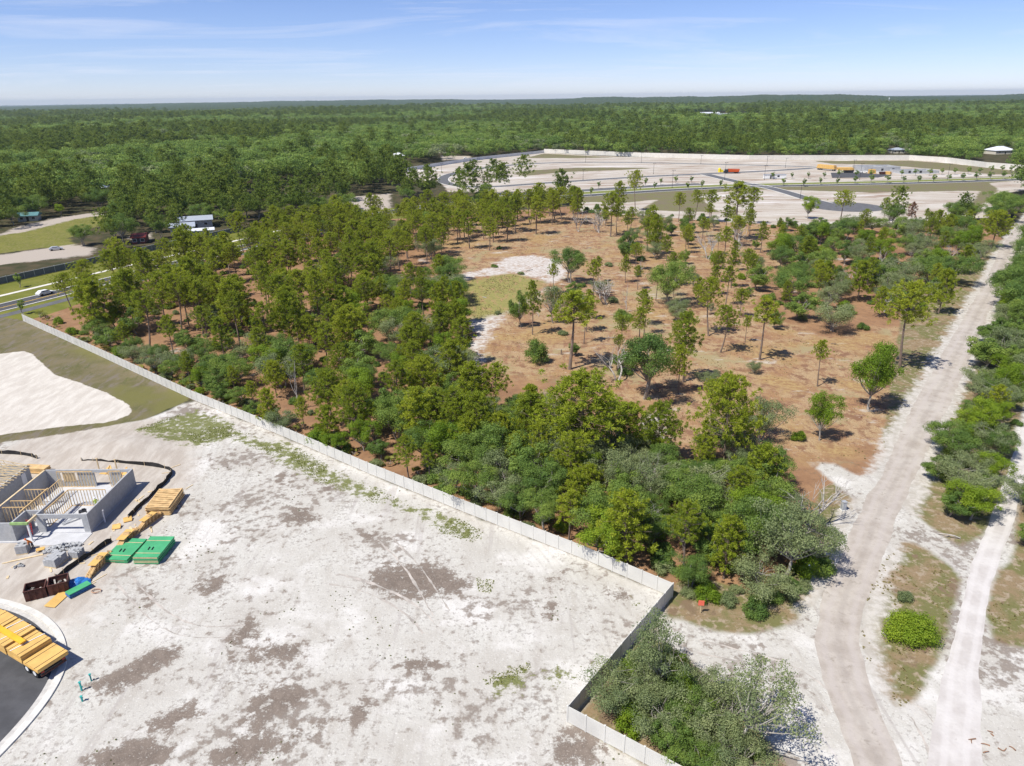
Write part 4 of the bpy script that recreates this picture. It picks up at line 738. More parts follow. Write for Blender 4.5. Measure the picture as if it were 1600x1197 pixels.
ok &= ~((bnoise(FP[:, 0], FP[:, 1], 38, 3) > 1.6) & (np.hypot(FP[:, 0], FP[:, 1]) < 1600))
FP = FP[ok]; rr = np.hypot(FP[:, 0], FP[:, 1])
pine_share = np.clip(0.27 + 0.42 * bnoise(FP[:, 0], FP[:, 1], 120, 9), 0.08, 0.85)
is_pine = rng.uniform(size=len(FP)) < pine_share
vis = np.array([(lambda q: -20 < q[0] < 1620 and q[2] > 0)(project((p[0], p[1], 5))) for p in FP])
order = np.argsort(rr); solo = np.zeros(len(FP), bool); cap = dict(pine=max(0, 299 - NSEEN.get('pine_tree', 0) - NSEEN.get('tall_pine', 0)), oak=max(0, 299 - NSEEN.get('oak_tree', 0)))
for i in order:
    k = 'pine' if is_pine[i] else 'oak'
    if vis[i] and cap[k] > 0: cap[k] -= 1; solo[i] = True
    if not any(cap.values()): break
for i in np.where(solo)[0]:
    x, y = FP[i, :2]
    if x < -100 and y < 300: zone = 'beside the grassy field beyond the left road'
    elif x < -60: zone = 'in the leafy housing area beyond the left road'
    elif x > 150: zone = 'along the far right edge of the picture'
    else: zone = 'between the left road and the sandy estate'
    if is_pine[i]: put('pine', int(rng.integers(0, 4)), (x, y), rng.uniform(9, 14), zone=zone, group='pines ' + zone)
    else: put('oak', int(rng.choice([0, 1, 5])), (x, y), rng.uniform(7, 11), zone=zone, group='oaks ' + zone, wide=rng.uniform(1.0, 1.35))
REST = FP[~solo]; rp = is_pine[~solo]
LOD = [oak(61, 9.0, 4.6, .22, 20, 64, 0.30, M_FOAK, rcf=.34)[0], oak(62, 8.0, 4.2, .2, 18, 64, 0.30, M_FOAK, rcf=.34)[0], oak(63, 8.5, 4.6, .22, 18, 60, 0.30, M_SCRUB, rcf=.34)[0], oak(64, 10, 4.8, .22, 22, 64, 0.30, M_FOAK, rcf=.34)[0],
       pine(65, 13, 3.2, .42, 30, 16, M_FPINE, .8, .11, .62)[0], pine(66, 12, 2.7, .4, 28, 16, M_FPINE, .8, .11, .62)[0], pine(67, 14, 3.0, .5, 28, 16, M_FPINE, .8, .11, .62)[0]]
LOD_T = MB().tube([(0, 0, 0), (0, 0, 9)], [.2, .09], 5).mesh('stem', M_BARK)
kind_i = np.where(rp, rng.integers(4, 7, len(REST)), rng.choice([0, 0, 1, 2, 3, 3], len(REST)))
me = bpy.data.meshes.new('forest'); me.vertices.add(len(REST))
zt = terrain(REST[:, 0], REST[:, 1]); me.vertices.foreach_set('co', np.column_stack([REST[:, :2], zt]).astype(np.float32).ravel())
for n_, a in (('kind_i', kind_i), ('size', rng.uniform(.58, 1.3, len(REST)) * (1 + .22 * np.clip(bnoise(REST[:, 0], REST[:, 1], 150, 21), -1, 1))), ('spread', REST[:, 2]), ('turn', rng.uniform(0, 6.28, len(REST)))):
    at = me.attributes.new(n_, 'FLOAT', 'POINT'); at.data.foreach_set('value', np.asarray(a, np.float32))
forest = link('forest', me); tag(forest, 'endless green forest of oaks and pines running to the horizon', 'forest', kind='stuff')
ng = bpy.data.node_groups.new('forest_trees', 'GeometryNodeTree'); ng.interface.new_socket('Geometry', in_out='INPUT', socket_type='NodeSocketGeometry'); ng.interface.new_socket('Geometry', in_out='OUTPUT', socket_type='NodeSocketGeometry')
N_ = ng.nodes; K_ = ng.links; gi, go = N_.new('NodeGroupInput'), N_.new('NodeGroupOutput'); join = N_.new('GeometryNodeJoinGeometry')
def nattr(n):
    x = N_.new('GeometryNodeInputNamedAttribute'); x.data_type = 'FLOAT'; x.inputs['Name'].default_value = n; return x.outputs['Attribute']
def gmath(op, a, b):
    x = N_.new('ShaderNodeMath'); x.operation = op
    for i, v in enumerate((a, b)):
        if isinstance(v, (int, float)): x.inputs[i].default_value = v
        else: K_.new(v, x.inputs[i])
    return x.outputs[0]
m2p = N_.new('GeometryNodeMeshToPoints'); K_.new(gi.outputs[0], m2p.inputs['Mesh'])
scl = N_.new('ShaderNodeCombineXYZ'); wide = gmath('MULTIPLY', nattr('size'), nattr('spread')); K_.new(wide, scl.inputs[0]); K_.new(wide, scl.inputs[1]); K_.new(gmath('MULTIPLY', nattr('size'), gmath('POWER', nattr('spread'), 0.45)), scl.inputs[2])
rot = N_.new('ShaderNodeCombineXYZ'); K_.new(nattr('turn'), rot.inputs[2])
for k, cm in enumerate(LOD):
    po = bpy.data.objects.new('forest_tree_form', cm)
    oi = N_.new('GeometryNodeObjectInfo'); oi.inputs['Object'].default_value = po; oi.inputs['As Instance'].default_value = True
    ins = N_.new('GeometryNodeInstanceOnPoints'); K_.new(m2p.outputs[0], ins.inputs['Points']); K_.new(oi.outputs['Geometry'], ins.inputs['Instance'])
    cmp_ = gmath('COMPARE', nattr('kind_i'), float(k)); cmp_.node.inputs[2].default_value = 0.2
    K_.new(cmp_, ins.inputs['Selection']); K_.new(rot.outputs[0], ins.inputs['Rotation']); K_.new(scl.outputs[0], ins.inputs['Scale']); K_.new(ins.outputs[0], join.inputs[0])
K_.new(join.outputs[0], go.inputs[0]); md = forest.modifiers.new('trees', 'NODES'); md.node_group = ng
# canopy too far off to tell trees apart
rad = 3450 * 1.0118 ** np.arange(0, 138); az = np.linspace(-0.86, 0.86, 1150); R_, A_ = np.meshgrid(rad, az, indexing='ij')
R_ = R_ * (1 + rng.uniform(-.005, .005, R_.shape)); A_ = A_ + rng.uniform(-.0007, .0007, A_.shape)
X_, Y_ = (R_ * np.sin(A_)).ravel(), (R_ * np.cos(A_)).ravel(); Z_ = terrain(X_, Y_) + 7.0 + rng.uniform(-6, 6, len(X_)) + 2.0 * bnoise(X_, Y_, 210, 4); Z_[:len(az)] = terrain(X_[:len(az)], Y_[:len(az)]) + 1.0
i_ = np.arange(len(rad) * len(az)).reshape(len(rad), len(az)); F_ = np.stack([i_[:-1, :-1].ravel(), i_[:-1, 1:].ravel(), i_[1:, 1:].ravel(), i_[1:, :-1].ravel()], 1)[:, ::-1]
t = NT('far_canopy'); pv = t.pos(); c = two(t.noise(0.06, 4, .6, pv), .35, .65, (0.03, 0.052, 0.018), (0.062, 0.09, 0.026)); c = two(t.noise(0.0035, 5, .6, pv), .4, .65, c, (0.055, 0.072, 0.025))  # greens darkened to stand in for the shade between crowns
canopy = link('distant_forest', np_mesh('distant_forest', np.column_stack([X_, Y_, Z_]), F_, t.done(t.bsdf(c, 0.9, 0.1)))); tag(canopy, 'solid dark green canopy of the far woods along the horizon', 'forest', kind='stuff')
print('forest', len(REST), 'solo', int(solo.sum()), NSEEN)
# ================================================================ HOUSE SITE, NEAR LEFT
t = NT('concrete_block'); pv = t.pos(); zq = t.n('ShaderNodeSeparateXYZ'); t.t.links.new(pv, zq.inputs[0])
c = t.mix(t.step(t.noise(2.5, 6, .6, pv), .3, .7), (0.36, 0.365, 0.37), (0.44, 0.445, 0.45)); course = t.math('ABSOLUTE', t.math('SUBTRACT', t.math('FRACT', t.math('MULTIPLY', zq.outputs[2], 5.0)), 0.5))
c = t.mix(t.math('MULTIPLY', t.step(course, 0.43, 0.48), 0.5), c, (0.22, 0.22, 0.22)); c = t.mix(t.math('MULTIPLY', t.step(t.noise(0.7, 5, .6, t.mapv(pv, (1, 1, .3))), .52, .7), .35), c, (0.52, 0.50, 0.47)); M_BLOCK = t.done(t.bsdf(c, .9, .2)); MATS['concrete_block'] = M_BLOCK
M_SLAB = simple('slab_concrete', (0.52, 0.52, 0.53), 0.8, 0.10, 0.7, fine=(4, 0.12))
M_WOOD = simple('new_lumber', (0.62, 0.42, 0.20), 0.7, 0.18, 1.5, stretch=(1, 1, 1), fine=(5, 0.15)); M_WOODP = simple('pale_lumber', (0.66, 0.52, 0.32), 0.7, 0.14, 2.0, fine=(5, 0.15)); M_PLY = simple('plywood', (0.66, 0.41, 0.13), 0.65, 0.10, 0.9, fine=(4, 0.12))
M_GREEN = simple('green_sheathing', (0.07, 0.36, 0.16), 0.6, 0.12, 0.8, fine=(3, 0.12)); M_BLACK = simple('black_fabric', (0.025, 0.024, 0.024), 0.85, 0.3, 3.0); M_RUST = simple('brown_steel', (0.11, 0.045, 0.035), 0.65, 0.3, 1.5, metal=0.2, fine=(5, 0.4)); M_DARK = simple('dark_metal', (0.04, 0.04, 0.045), 0.5, 0.2, 2.0, metal=0.3)
M_WHITE = simple('white_paint', (0.78, 0.78, 0.77), 0.5, 0.05, 2.0); M_BLUE = simple('blue_tarp', (0.03, 0.17, 0.48), 0.35, 0.3, 2.0, spec=0.6); M_RED = simple('red_paint', (0.42, 0.03, 0.02), 0.5, 0.2, 2.0); M_ORANGE = simple('orange_plastic', (0.72, 0.16, 0.03), 0.6, 0.15, 2.0); M_TEAL = simple('turquoise_paint', (0.04, 0.36, 0.33), 0.6, 0.15, 2.0)
M_RUBBER = simple('rubber', (0.02, 0.02, 0.02), 0.85, 0.2, 3.0); M_DEBRIS = simple('rubble', (0.42, 0.39, 0.36), 0.9, 0.45, 2.2); M_GWOOD = simple('green_lumber', (0.28, 0.42, 0.16), 0.7, 0.2, 2.0)
def stud_wall(root, a, b, h=2.44, z=0.15, board=None):
    """thing > stud_wall > stud"""
    ox, oy = root.location.x, root.location.y; a = Vector((a[0] - ox, a[1] - oy)); b = Vector((b[0] - ox, b[1] - oy)); d = b - a; L = d.length; rz = math.atan2(d.y, d.x); c = (a + b) / 2
    w = MB().box((c.x, c.y, z + h), (L, .10, .09), rz).box((c.x, c.y, z + .03), (L, .10, .05), rz).build('stud_wall', M_WOOD, root)
    n = max(2, round(L / 0.42))
    for i in range(n + 1):
        p = a + d * (i / n); link('stud', ME_STUD, w, (p.x, p.y, z + .05), rz).scale = (1, 1, (h - .09) / 2.35)
    return w
ME_STUD = MB().box((0, 0, 2.35 / 2), (.055, .09, 2.35)).mesh('stud', M_WOODP)
HX, HY = -60.0, 83.0
house = empty('unfinished_house', (HX, HY, 0)); tag(house, 'roofless grey concrete-block house shell with bare timber stud walls inside', 'house')
def part(name, mats, root, *boxes):
    mb = MB(); ox, oy = root.location.x, root.location.y
    for (x0, x1, y0, y1, z0, z1) in boxes: mb.box(((x0 + x1) / 2 - ox, (y0 + y1) / 2 - oy, (z0 + z1) / 2), (x1 - x0, y1 - y0, z1 - z0))
    return mb.build(name, mats, root)
part('slab', M_SLAB, house, (-66.5, -53.9, 77.2, 89.3, 0.0, .15), (-66.5, -60.0, 75.2, 77.2, 0.0, .15))
tag(part('drive_slab', M_SLAB, house, (-60.4, -53.7, 74.6, 77.2, 0.0, .06)), None)
part('wall', M_BLOCK, house, (-54.12, -53.92, 77.3, 89.0, .15, 2.75))                                                      # right
part('wall', M_BLOCK, house, (-66.4, -66.2, 75.5, 89.0, .15, 2.75))                                                        # left
part('wall', M_BLOCK, house, (-59.6, -54.7, 77.3, 77.5, 2.15, 2.75), (-54.7, -54.13, 77.3, 77.5, .15, 2.75), (-60.3, -59.6, 77.3, 77.5, .15, 2.75))   # garage front
part('wall', M_BLOCK, house, (-66.2, -64.4, 89.0, 89.2, .15, 2.75), (-64.4, -61.9, 89.0, 89.2, 2.35, 2.75), (-64.4, -61.9, 89.0, 89.2, .15, .95), (-61.9, -59.5, 89.0, 89.2, .15, 2.75), (-59.5, -57.3, 89.0, 89.2, 2.3, 2.75), (-57.3, -55.7, 89.0, 89.2, .15, 2.75), (-55.7, -54.4, 89.0, 89.2, 2.3, 2.75), (-54.4, -53.92, 89.0, 89.2, .15, 2.75))
part('wall', M_BLOCK, house, (-66.2, -65.3, 75.4, 75.6, .15, 2.75), (-64.2, -62.4, 75.4, 75.6, .15, 2.75), (-65.3, -64.2, 75.4, 75.6, .15, 1.0), (-65.3, -64.2, 75.4, 75.6, 2.3, 2.75))      # left front
part('wall', M_BLOCK, house, (-62.4, -62.2, 75.4, 78.3, .15, 2.75)); part('wall', M_BLOCK, house, (-62.2, -60.5, 78.3, 78.5, 2.2, 2.75), (-62.2, -61.7, 78.3, 78.5, .15, 2.2)); part('wall', M_BLOCK, house, (-60.5, -60.3, 77.3, 83.4, 2.2, 2.75), (-60.5, -60.3, 77.3, 78.6, .15, 2.2))
part('lintel', M_GWOOD, house, (-62.4, -60.2, 75.36, 75.6, 2.5, 2.8)); part('lintel', M_WOODP, house, (-60.42, -60.2, 75.6, 77.3, 2.5, 2.8)); part('porch_post', M_WHITE, house, (-60.42, -60.24, 75.42, 75.6, .15, 2.5))
part('window_board', M_WOODP, house, (-63.9, -62.2, 88.93, 88.985, .95, 2.3)); part('cap_board', M_WOODP, house, (-66.42, -66.18, 75.6, 88.9, 2.752, 2.80))
for a, b in (((-66.0, 83.9), (-62.9, 83.9)), ((-66.0, 79.4), (-62.9, 79.4)), ((-66.0, 81.0), (-62.9, 81.0)), ((-62.8, 79.3), (-62.8, 82.2)), ((-60.0, 78.6), (-60.0, 83.6)), ((-60.0, 83.7), (-55.0, 83.7)), ((-64.6, 88.8), (-59.6, 88.8)), ((-57.3, 88.8), (-55.6, 88.8)), ((-62.8, 84.0), (-62.8, 86.6))): stud_wall(house, a, b)
part('beam', M_WOOD, house, (-62.85, -62.7, 77.9, 83.9, 2.66, 2.82))
def leaner(name, mats, a, b, w, t_, label, cat): mb = MB().bar(a, b, w, t_); o = mb.build(name, mats); tag(o, label, cat); return o
# second house, cut by the left edge
h2 = empty('unfinished_house', (-74, 85, 0)); tag(h2, 'half-built grey block house at the left edge topped with rows of bare roof trusses', 'house')
part('wall', M_BLOCK, h2, (-69.8, -69.6, 79.0, 90.6, 0, 2.75)); part('wall', M_BLOCK, h2, (-79.0, -69.8, 90.4, 90.6, 0, 2.75)); part('wall', M_BLOCK, h2, (-79.0, -69.8, 79.0, 79.2, 0, 2.75)); part('slab', M_SLAB, h2, (-79, -69.8, 79.2, 90.4, 0, .15)); part('door', M_WHITE, h2, (-69.59, -69.55, 88.6, 89.5, 0.1, 2.2))
tm = MB().bar((-4.9, 0, 2.80), (4.9, 0, 2.80), .05, .1).bar((-5.2, 0, 2.72), (0, 0, 3.9), .05, .1).bar((5.2, 0, 2.72), (0, 0, 3.9), .05, .1)
for q in (-3, -1.5, 0, 1.5, 3): tm.bar((q, 0, 2.8), (q * .8, 0, 3.85 - abs(q) * .2), .05, .08)
tm = tm.mesh('roof_truss', M_WOODP)
for k in range(17): link('roof_truss', tm, h2, (-.1, -5.6 + k * .69, 0.0), random.uniform(-.02, .02))
for k in range(17): link('rafter_tail', ME_STUD, h2, (4.55, -5.6 + k * .69, 2.62), 0).scale = (6, 1, .06)

def stack(name, loc, rz, L, W, n, th, gap, mats, label, cat, pname='panel', jitter=.06, battens=True, top=None):
    """sheets or trusses laid one on another"""
    root = empty(name, (loc[0], loc[1], 0), rz); tag(root, label, cat); z = .1
    if battens:
        for q in (-.35, 0, .35): MB().box((q * L, 0, .05), (.1, W * .95, .1)).build('bearer', M_WOODP, root)
    for k in range(n):
        o = MB().box((0, 0, th / 2), (L, W, th)).build(pname, top if (top and k == n - 1) else mats, root, (random.uniform(-jitter, jitter), random.uniform(-jitter, jitter), z), random.uniform(-.012, .012)); z += th + gap
    return root, z
def frame_stack(loc, rz, L, W, n, label):
    root = empty('truss_stack', (loc[0], loc[1], 0), rz); tag(root, label, 'trusses'); mb = MB()
    for s_ in (-1, 1): mb.box((0, s_ * W / 2, .05), (L, .12, .09))
    for i in range(14):
        a = -L / 2 + L * i / 14; mb.bar((a, -W / 2, .05), (a + L / 14, W / 2, .05), .1, .085)
    for i in range(10): mb.box((-L / 2 + L * (i + .5) / 10, 0, .05), (.28, W * .98, .08))
    m_ = mb.mesh('truss', M_WOOD)
    for k in range(n): link('truss', m_, root, (random.uniform(-.15, .15), random.uniform(-.08, .08), .05 + k * .105), random.uniform(-.015, .015))
    return root
frame_stack((-47.2, 83.7), 1.63, 5.0, 3.0, 12, 'tall stack of pale timber roof trusses right of the block house')
def girder(loc, rz, L, hgt, n, label):
    root = empty('truss_bundle', (loc[0], loc[1], 0), rz); tag(root, label, 'trusses'); mb = MB().box((0, 0, .05), (L, .05, .1)).bar((-L / 2, 0, .12), (L * .1, 0, hgt), .05, .1).bar((L * .1, 0, hgt), (L / 2, 0, .3), .05, .1)
    for q in np.linspace(-.4, .42, 7): mb.bar((q * L, 0, .1), (q * L + .3, 0, hgt * (1 - abs(q - .1)) * .85), .05, .08)
    m_ = mb.mesh('truss', M_WOOD)
    for k in range(n): link('truss', m_, root, (random.uniform(-.1, .1), k * .075, 0))
    MB().box((L * .05, n * .075 / 2, hgt * .9), (L * .5, n * .075 + .3, .04)).build('cover_board', M_PLY, root); return root
girder((-48.7, 69.9), 1.53, 5.2, 1.2, 9, 'bundle of upright timber trusses nearest the blue tarp'); girder((-48.0, 75.0), 1.50, 4.6, 1.15, 10, 'bundle of upright timber trusses left of the green panel stacks'); girder((-47.2, 79.0), 1.30, 4.6, 1.2, 8, 'bundle of upright timber trusses running up to the tall truss stack')
for (x, y, rz, lab) in ((-50.6, 80.0, .5, 'small square timber crate lid by the black silt fence, farther one'), (-51.2, 78.3, .3, 'small square timber crate lid by the black silt fence, nearer one')): frame_o = MB().box((0, 0, .25), (1.0, .8, .06), 0, 0, Matrix.Rotation(.35, 4, 'X')).box((0, -.25, .1), (1.0, .08, .2)).box((0, .3, .2), (1.0, .08, .4)); tag(frame_o.build('timber_crate', M_PLY, None, (x, y, 0), rz), lab, 'crate')
for (x, y, rz, lab) in ((-60.2, 92.8, .2, 'yellow timber truss piece leaning behind the block house, left one'), (-57.8, 92.4, -.3, 'yellow timber truss piece leaning behind the block house, right one')):
    mb = MB().add([(-1.0, 0, .05), (1.0, 0, .05), (.5, .9, .9), (-1.0, .06, .05), (1.0, .06, .05), (.5, .96, .9)], [(0, 1, 2), (3, 5, 4), (0, 3, 4, 1), (1, 4, 5, 2), (2, 5, 3, 0)]).bar((0, -.3, .05), (.4, .9, .9), .08, .08).bar((-.8, .1, .05), (.9, -.5, .05), .1, .08); tag(mb.build('timber_offcut', M_PLY, None, (x, y, 0), rz), lab, 'timber')
for (x, y) in ((-61.6, 93.6), (-58.7, 93.2)): tag(MB().box((0, 0, 1.1), (.14, .14, 2.2)).bar((0, 0, .2), (.7, .5, 0), .1, .1).box((0, 0, 2.1), (.3, .2, .12)).build('timber_prop', M_WOODP, None, (x, y, 0)), 'pale upright prop behind the block house, ' + ('left one' if x < -60 else 'right one'), 'prop')
lum, _ = stack('lumber_stack', G(58, 737), -.12, 3.6, 1.3, 6, .12, .01, M_WOOD, 'stack of tan lumber between the two block houses', 'lumber', 'board_layer')
# green sheathing stacks
def green_stack(loc, rz, L, W, n, label):
    root, z = stack('panel_stack', loc, rz, L, W, n, .075, .045, [M_GREEN], label, 'panels', 'panel', .05)
    for q in (-.32, .28): MB().box((0, q * W, z - .01), (L * .99, .07, .03)).build('strap', M_WOODP, root)
    for q in (-.25, .05): MB().box((q * L * .5, -.1 * W, z + .03), (.08, .6, .06), .1).build('handle_batten', M_DARK, root)
    for k in range(n): MB().box((0, -W / 2 - .012, .1 + k * .12 + .03), (L * .98, .02, .05)).build('edge_strip', M_WOODP, root)
    return root
green_stack((-47.3, 73.0), -.07, 3.0, 4.4, 4, 'stack of green sheathing panels, lower and nearer the timber trusses'); green_stack((-43.6, 72.65), -.03, 3.0, 4.3, 8, 'taller right-hand stack of green sheathing panels')
# silt fences
def silt(px, label, h=.75):
    L = smooth_line(GP(px), 2); root = empty('silt_fence', (L[0].x, L[0].y, 0)); tag(root, label, 'silt fence'); Q = resample(L, .9); mb = MB()
    V = []
    for i, p in enumerate(Q):
        hh = h * random.uniform(.55, 1.05); ox = random.uniform(-.12, .12); V += [(p.x - L[0].x, p.y - L[0].y, 0), (p.x - L[0].x + ox, p.y - L[0].y + ox, hh), (p.x - L[0].x + ox + .03, p.y - L[0].y + ox, hh), (p.x - L[0].x + .04, p.y - L[0].y + .03, 0)]
    n = len(Q); mb.add(V, [f for i in range(n - 1) for f in ((4*i, 4*i+4, 4*i+5, 4*i+1), (4*i+1, 4*i+5, 4*i+6, 4*i+2), (4*i+2, 4*i+6, 4*i+7, 4*i+3))]); mb.build('fabric', M_BLACK, root)
    for i, p in enumerate(Q[::3]): MB().box((0, 0, h * .55), (.05, .05, h * 1.1)).build('stake', M_WOODP, root, (p.x - L[0].x, p.y - L[0].y - .05, 0))
silt([(128, 722), (178, 724), (235, 728), (272, 735), (262, 752), (240, 772), (216, 795), (200, 813)], 'black silt fence bending round the back and right of the block house'); silt([(175, 846), (150, 862), (120, 882), (88, 905)], 'black silt fence running from the brown bins to the green stacks'); silt([(-60, 708), (0, 709), (40, 711), (58, 717)], 'black silt fence at the left edge behind the trusses')
# block pallets and loose blocks
def blocks(loc, nx_, ny_, nz_, rz, label, name='block_pallet'):
    root = empty(name, (loc[0], loc[1], 0), rz); tag(root, label, 'blocks'); mb = MB()
    MB().box((0, 0, .07), (nx_ * .41, ny_ * .21, .14)).build('pallet', M_WOODP, root)
    for k in range(nz_):
        for i in range(nx_):
            for j in range(ny_):
                if k == nz_ - 1 and random.random() < .18: continue
                mb.box(((i - nx_ / 2 + .5) * .41, (j - ny_ / 2 + .5) * .21, .25 + k * .205), (.39, .19, .19), random.uniform(-.03, .03))
    tag(mb.build('blocks', M_BLOCK, root), kind='stuff')
blocks((-60.0, 73.3), 3, 6, 5, .25, 'small cube of stacked grey blocks in front of the porch'); blocks((-54.6, 70.9), 4, 9, 5, -.2, 'large pale stack of grey blocks by the silt fence'); blocks((-52.9, 72.3), 3, 6, 4, -.1, 'smaller grey block stack behind the large pale one')
pile = empty('block_pile', (-55.6, 73.9, 0)); tag(pile, 'loose heap of broken grey blocks in front of the garage opening', 'blocks'); mb = MB()
for k in range(150):
    a, q = random.uniform(0, 6.28), math.sqrt(random.random()); mb.box((math.cos(a) * q * 2.0, math.sin(a) * q * 1.0 + math.cos(a) * q * .5, .1 + random.random() * .55 * (1 - q)), (.39, .19, .19), random.uniform(0, 3.1), 0, Matrix.Rotation(random.uniform(-.5, .5), 4, 'X'))
tag(mb.build('blocks', M_BLOCK, pile), kind='stuff')
mb = MB()
for k in range(7): mb.box((random.uniform(-.6, .6), random.uniform(-.35, .35), .1), (.39, .19, .19), random.uniform(0, 3))
tag(mb.build('block_scatter', M_BLOCK, None, (G(31, 885)[0], G(31, 885)[1], 0)), 'few grey blocks scattered on the dirt near the left edge', 'blocks')
tag(MB().box((0, 0, .05), (4.2, .16, .08)).box((.3, .14, .05), (3.4, .12, .06), .02).build('plank', M_WOODP, None, (*G(36, 874), 0), .42), 'long pale plank lying on the dirt by the block cube', 'plank')
tag(MB().box((0, 0, .3), (.9, .7, .04), .2).box((-.35, -.25, .14), (.06, .06, .28)).box((.35, -.25, .14), (.06, .06, .28)).box((.35, .25, .14), (.06, .06, .28)).box((-.35, .25, .14), (.06, .06, .28)).build('work_table', M_PLY, None, (*G(64, 861), 0), .3), 'low plywood work table beside the orange-shirted worker', 'table')
lad = MB()
for s_ in (-.25, .25): lad.bar((s_, 0, 0), (s_, .5, 2.1), .06, .06)
for k in range(7): lad.bar((-.25, .07 * k + .03, .25 + .29 * k), (.25, .07 * k + .03, .25 + .29 * k), .08, .06)
tag(lad.build('ladder', M_RED, None, (-61.2, 76.6, .15), .2), 'red ladder leaning in the porch of the block house', 'ladder')
tag(MB().cyl((0, 0, 0), .09, 1.7, 8).tube([(0, 0, 1.7), (.12, 0, 1.85)], [.09, .07], 8).build('vent_pipe', M_WHITE, None, (*G(164.5, 816), 0)), 'upright white pipe against the shaded right wall', 'pipe')
saw = MB().box((0, 0, .8), (.9, .7, .16)).box((.15, 0, 1.0), (.4, .12, .28))
for a in (-.38, .38):
    for b in (-.28, .28): saw.bar((a * 1.2, b * 1.2, 0), (a, b, .75), .05, .05)
tag(saw.build('table_saw', M_DARK, None, (-56.9, 81.0, .15), .5), 'black table saw on the bare house slab', 'saw'); tag(MB().bar((-58.6, 78.9, .3), (-57.0, 80.7, .75), .18, .06).bar((-58.4, 78.8, .25), (-56.9, 80.5, .7), .1, .05).build('leaning_board', M_GALV), 'grey boards slanting up to the black table saw', 'board')
mb = MB()
for k in range(70):
    x, y = random.uniform(-67, -46), random.uniform(64, 96)
    if (-66.6 < x < -53.6 and 74.5 < y < 89.5) or (x < -47 and y < 66): continue
    mb.box((x, y, .04), (random.uniform(.4, 2.2), random.uniform(.08, .3), .06), random.uniform(0, 3.1))
tag(mb.build('timber_scraps', M_WOODP), 'offcuts of pale timber littered over the building site dirt', 'timber scraps', kind='stuff')
# workers
def person(loc, rz, shirt, pants, hat, label, bend=0.0, arms=((.32, .28, 1.05), (-.30, .22, 1.0))):
    b = math.sin(bend); cz = .55 * math.cos(bend); sh = (0, b * .5, .92 + cz); hd = (0, b * .5 + .04 + b * .2, sh[2] + .27 - b * .08)
    V = [(0, 0, .95), (0, b * .25, .92 + cz * .5), sh, (0, sh[1] + b * .06, sh[2] + .08), hd, (hd[0], hd[1], hd[2] + .08), (.11, 0, .88), (.13, .05, .48), (.13, 0, .08), (.13, .13, .05), (-.11, 0, .88), (-.14, -.06, .48), (-.15, -.12, .08), (-.15, .02, .05)]
    E_ = [(0, 1), (1, 2), (2, 3), (3, 4), (4, 5), (0, 6), (6, 7), (7, 8), (8, 9), (0, 10), (10, 11), (11, 12), (12, 13)]; Rr = [.15, .15, .15, .06, .095, .085, .10, .07, .05, .045, .10, .07, .05, .045]
    for s_, hnd in zip((1, -1), arms):
        k = len(V); el = (s_ * .26, (sh[1] + hnd[1]) / 2 - .05, (sh[2] - .04 + hnd[2]) / 2 - .08); V += [(s_ * .19, sh[1], sh[2] - .03), el, hnd]; E_ += [(2, k), (k, k + 1), (k + 1, k + 2)]; Rr += [.065, .048, .036]
        d = (Vector(hnd) - Vector(el)).normalized(); m = len(V)
        for f in range(5):
            o = Vector((.02 * (f - 2), .004 * f, -.003 * f)); V += [tuple(Vector(hnd) + d * .07 + o), tuple(Vector(hnd) + d * (.125 if f else .10) + o * 1.25 - Vector((0, 0, .02)))]; E_ += [(k + 2, m + 2 * f), (m + 2 * f, m + 2 * f + 1)]; Rr += [.012, .009]
    me = bpy.data.meshes.new('person'); me.from_pydata(V, E_, []); sv = me.skin_vertices
    t = NT('worker_clothes'); z = t.n('ShaderNodeSeparateXYZ'); t.t.links.new(t.objc(), z.inputs[0]); c = t.mix(t.step(z.outputs[2], .9, .94), pants, shirt); c = t.mix(t.step(z.outputs[2], sh[2] + .1, sh[2] + .13), c, (.42, .25, .17)); c = t.mix(t.math('SUBTRACT', 1.0, t.step(z.outputs[2], .1, .13)), c, (.05, .035, .025)); me.materials.append(t.done(t.bsdf(c, .8, .2)))
    o = link('person', me, None, (*loc, .0), rz); md = o.modifiers.new('skin', 'SKIN')
    if not me.skin_vertices: me.attributes
    for i, q in enumerate(me.skin_vertices[0].data): q.radius = (Rr[i], Rr[i] * (.8 if i < 3 else 1)); q.use_root = (i == 0)
    o.modifiers.new('smooth', 'SUBSURF').levels = 2; o.modifiers['smooth'].render_levels = 2; tag(o, label, 'person')
    hm = MB().tube([(hd[0], hd[1], hd[2] + .03), (hd[0], hd[1], hd[2] + .05), (hd[0], hd[1], hd[2] + .12), (hd[0], hd[1], hd[2] + .18)], [.15, .118, .105, .03], 12); hm.build('hard_hat', hat, o); return o
person((-59.3, 74.0), 2.4, (.70, .20, .03), (.09, .09, .11), M_ORANGE, 'person in an orange shirt bending over the low plywood work table', .75, ((.22, .62, .85), (-.22, .6, .8)))
pw = person((-56.0, 82.7), .6, (.45, .55, .10), (.10, .06, .05), M_WHITE, 'person in a yellow-green vest standing on the slab inside the block house'); pw.location.z = .15
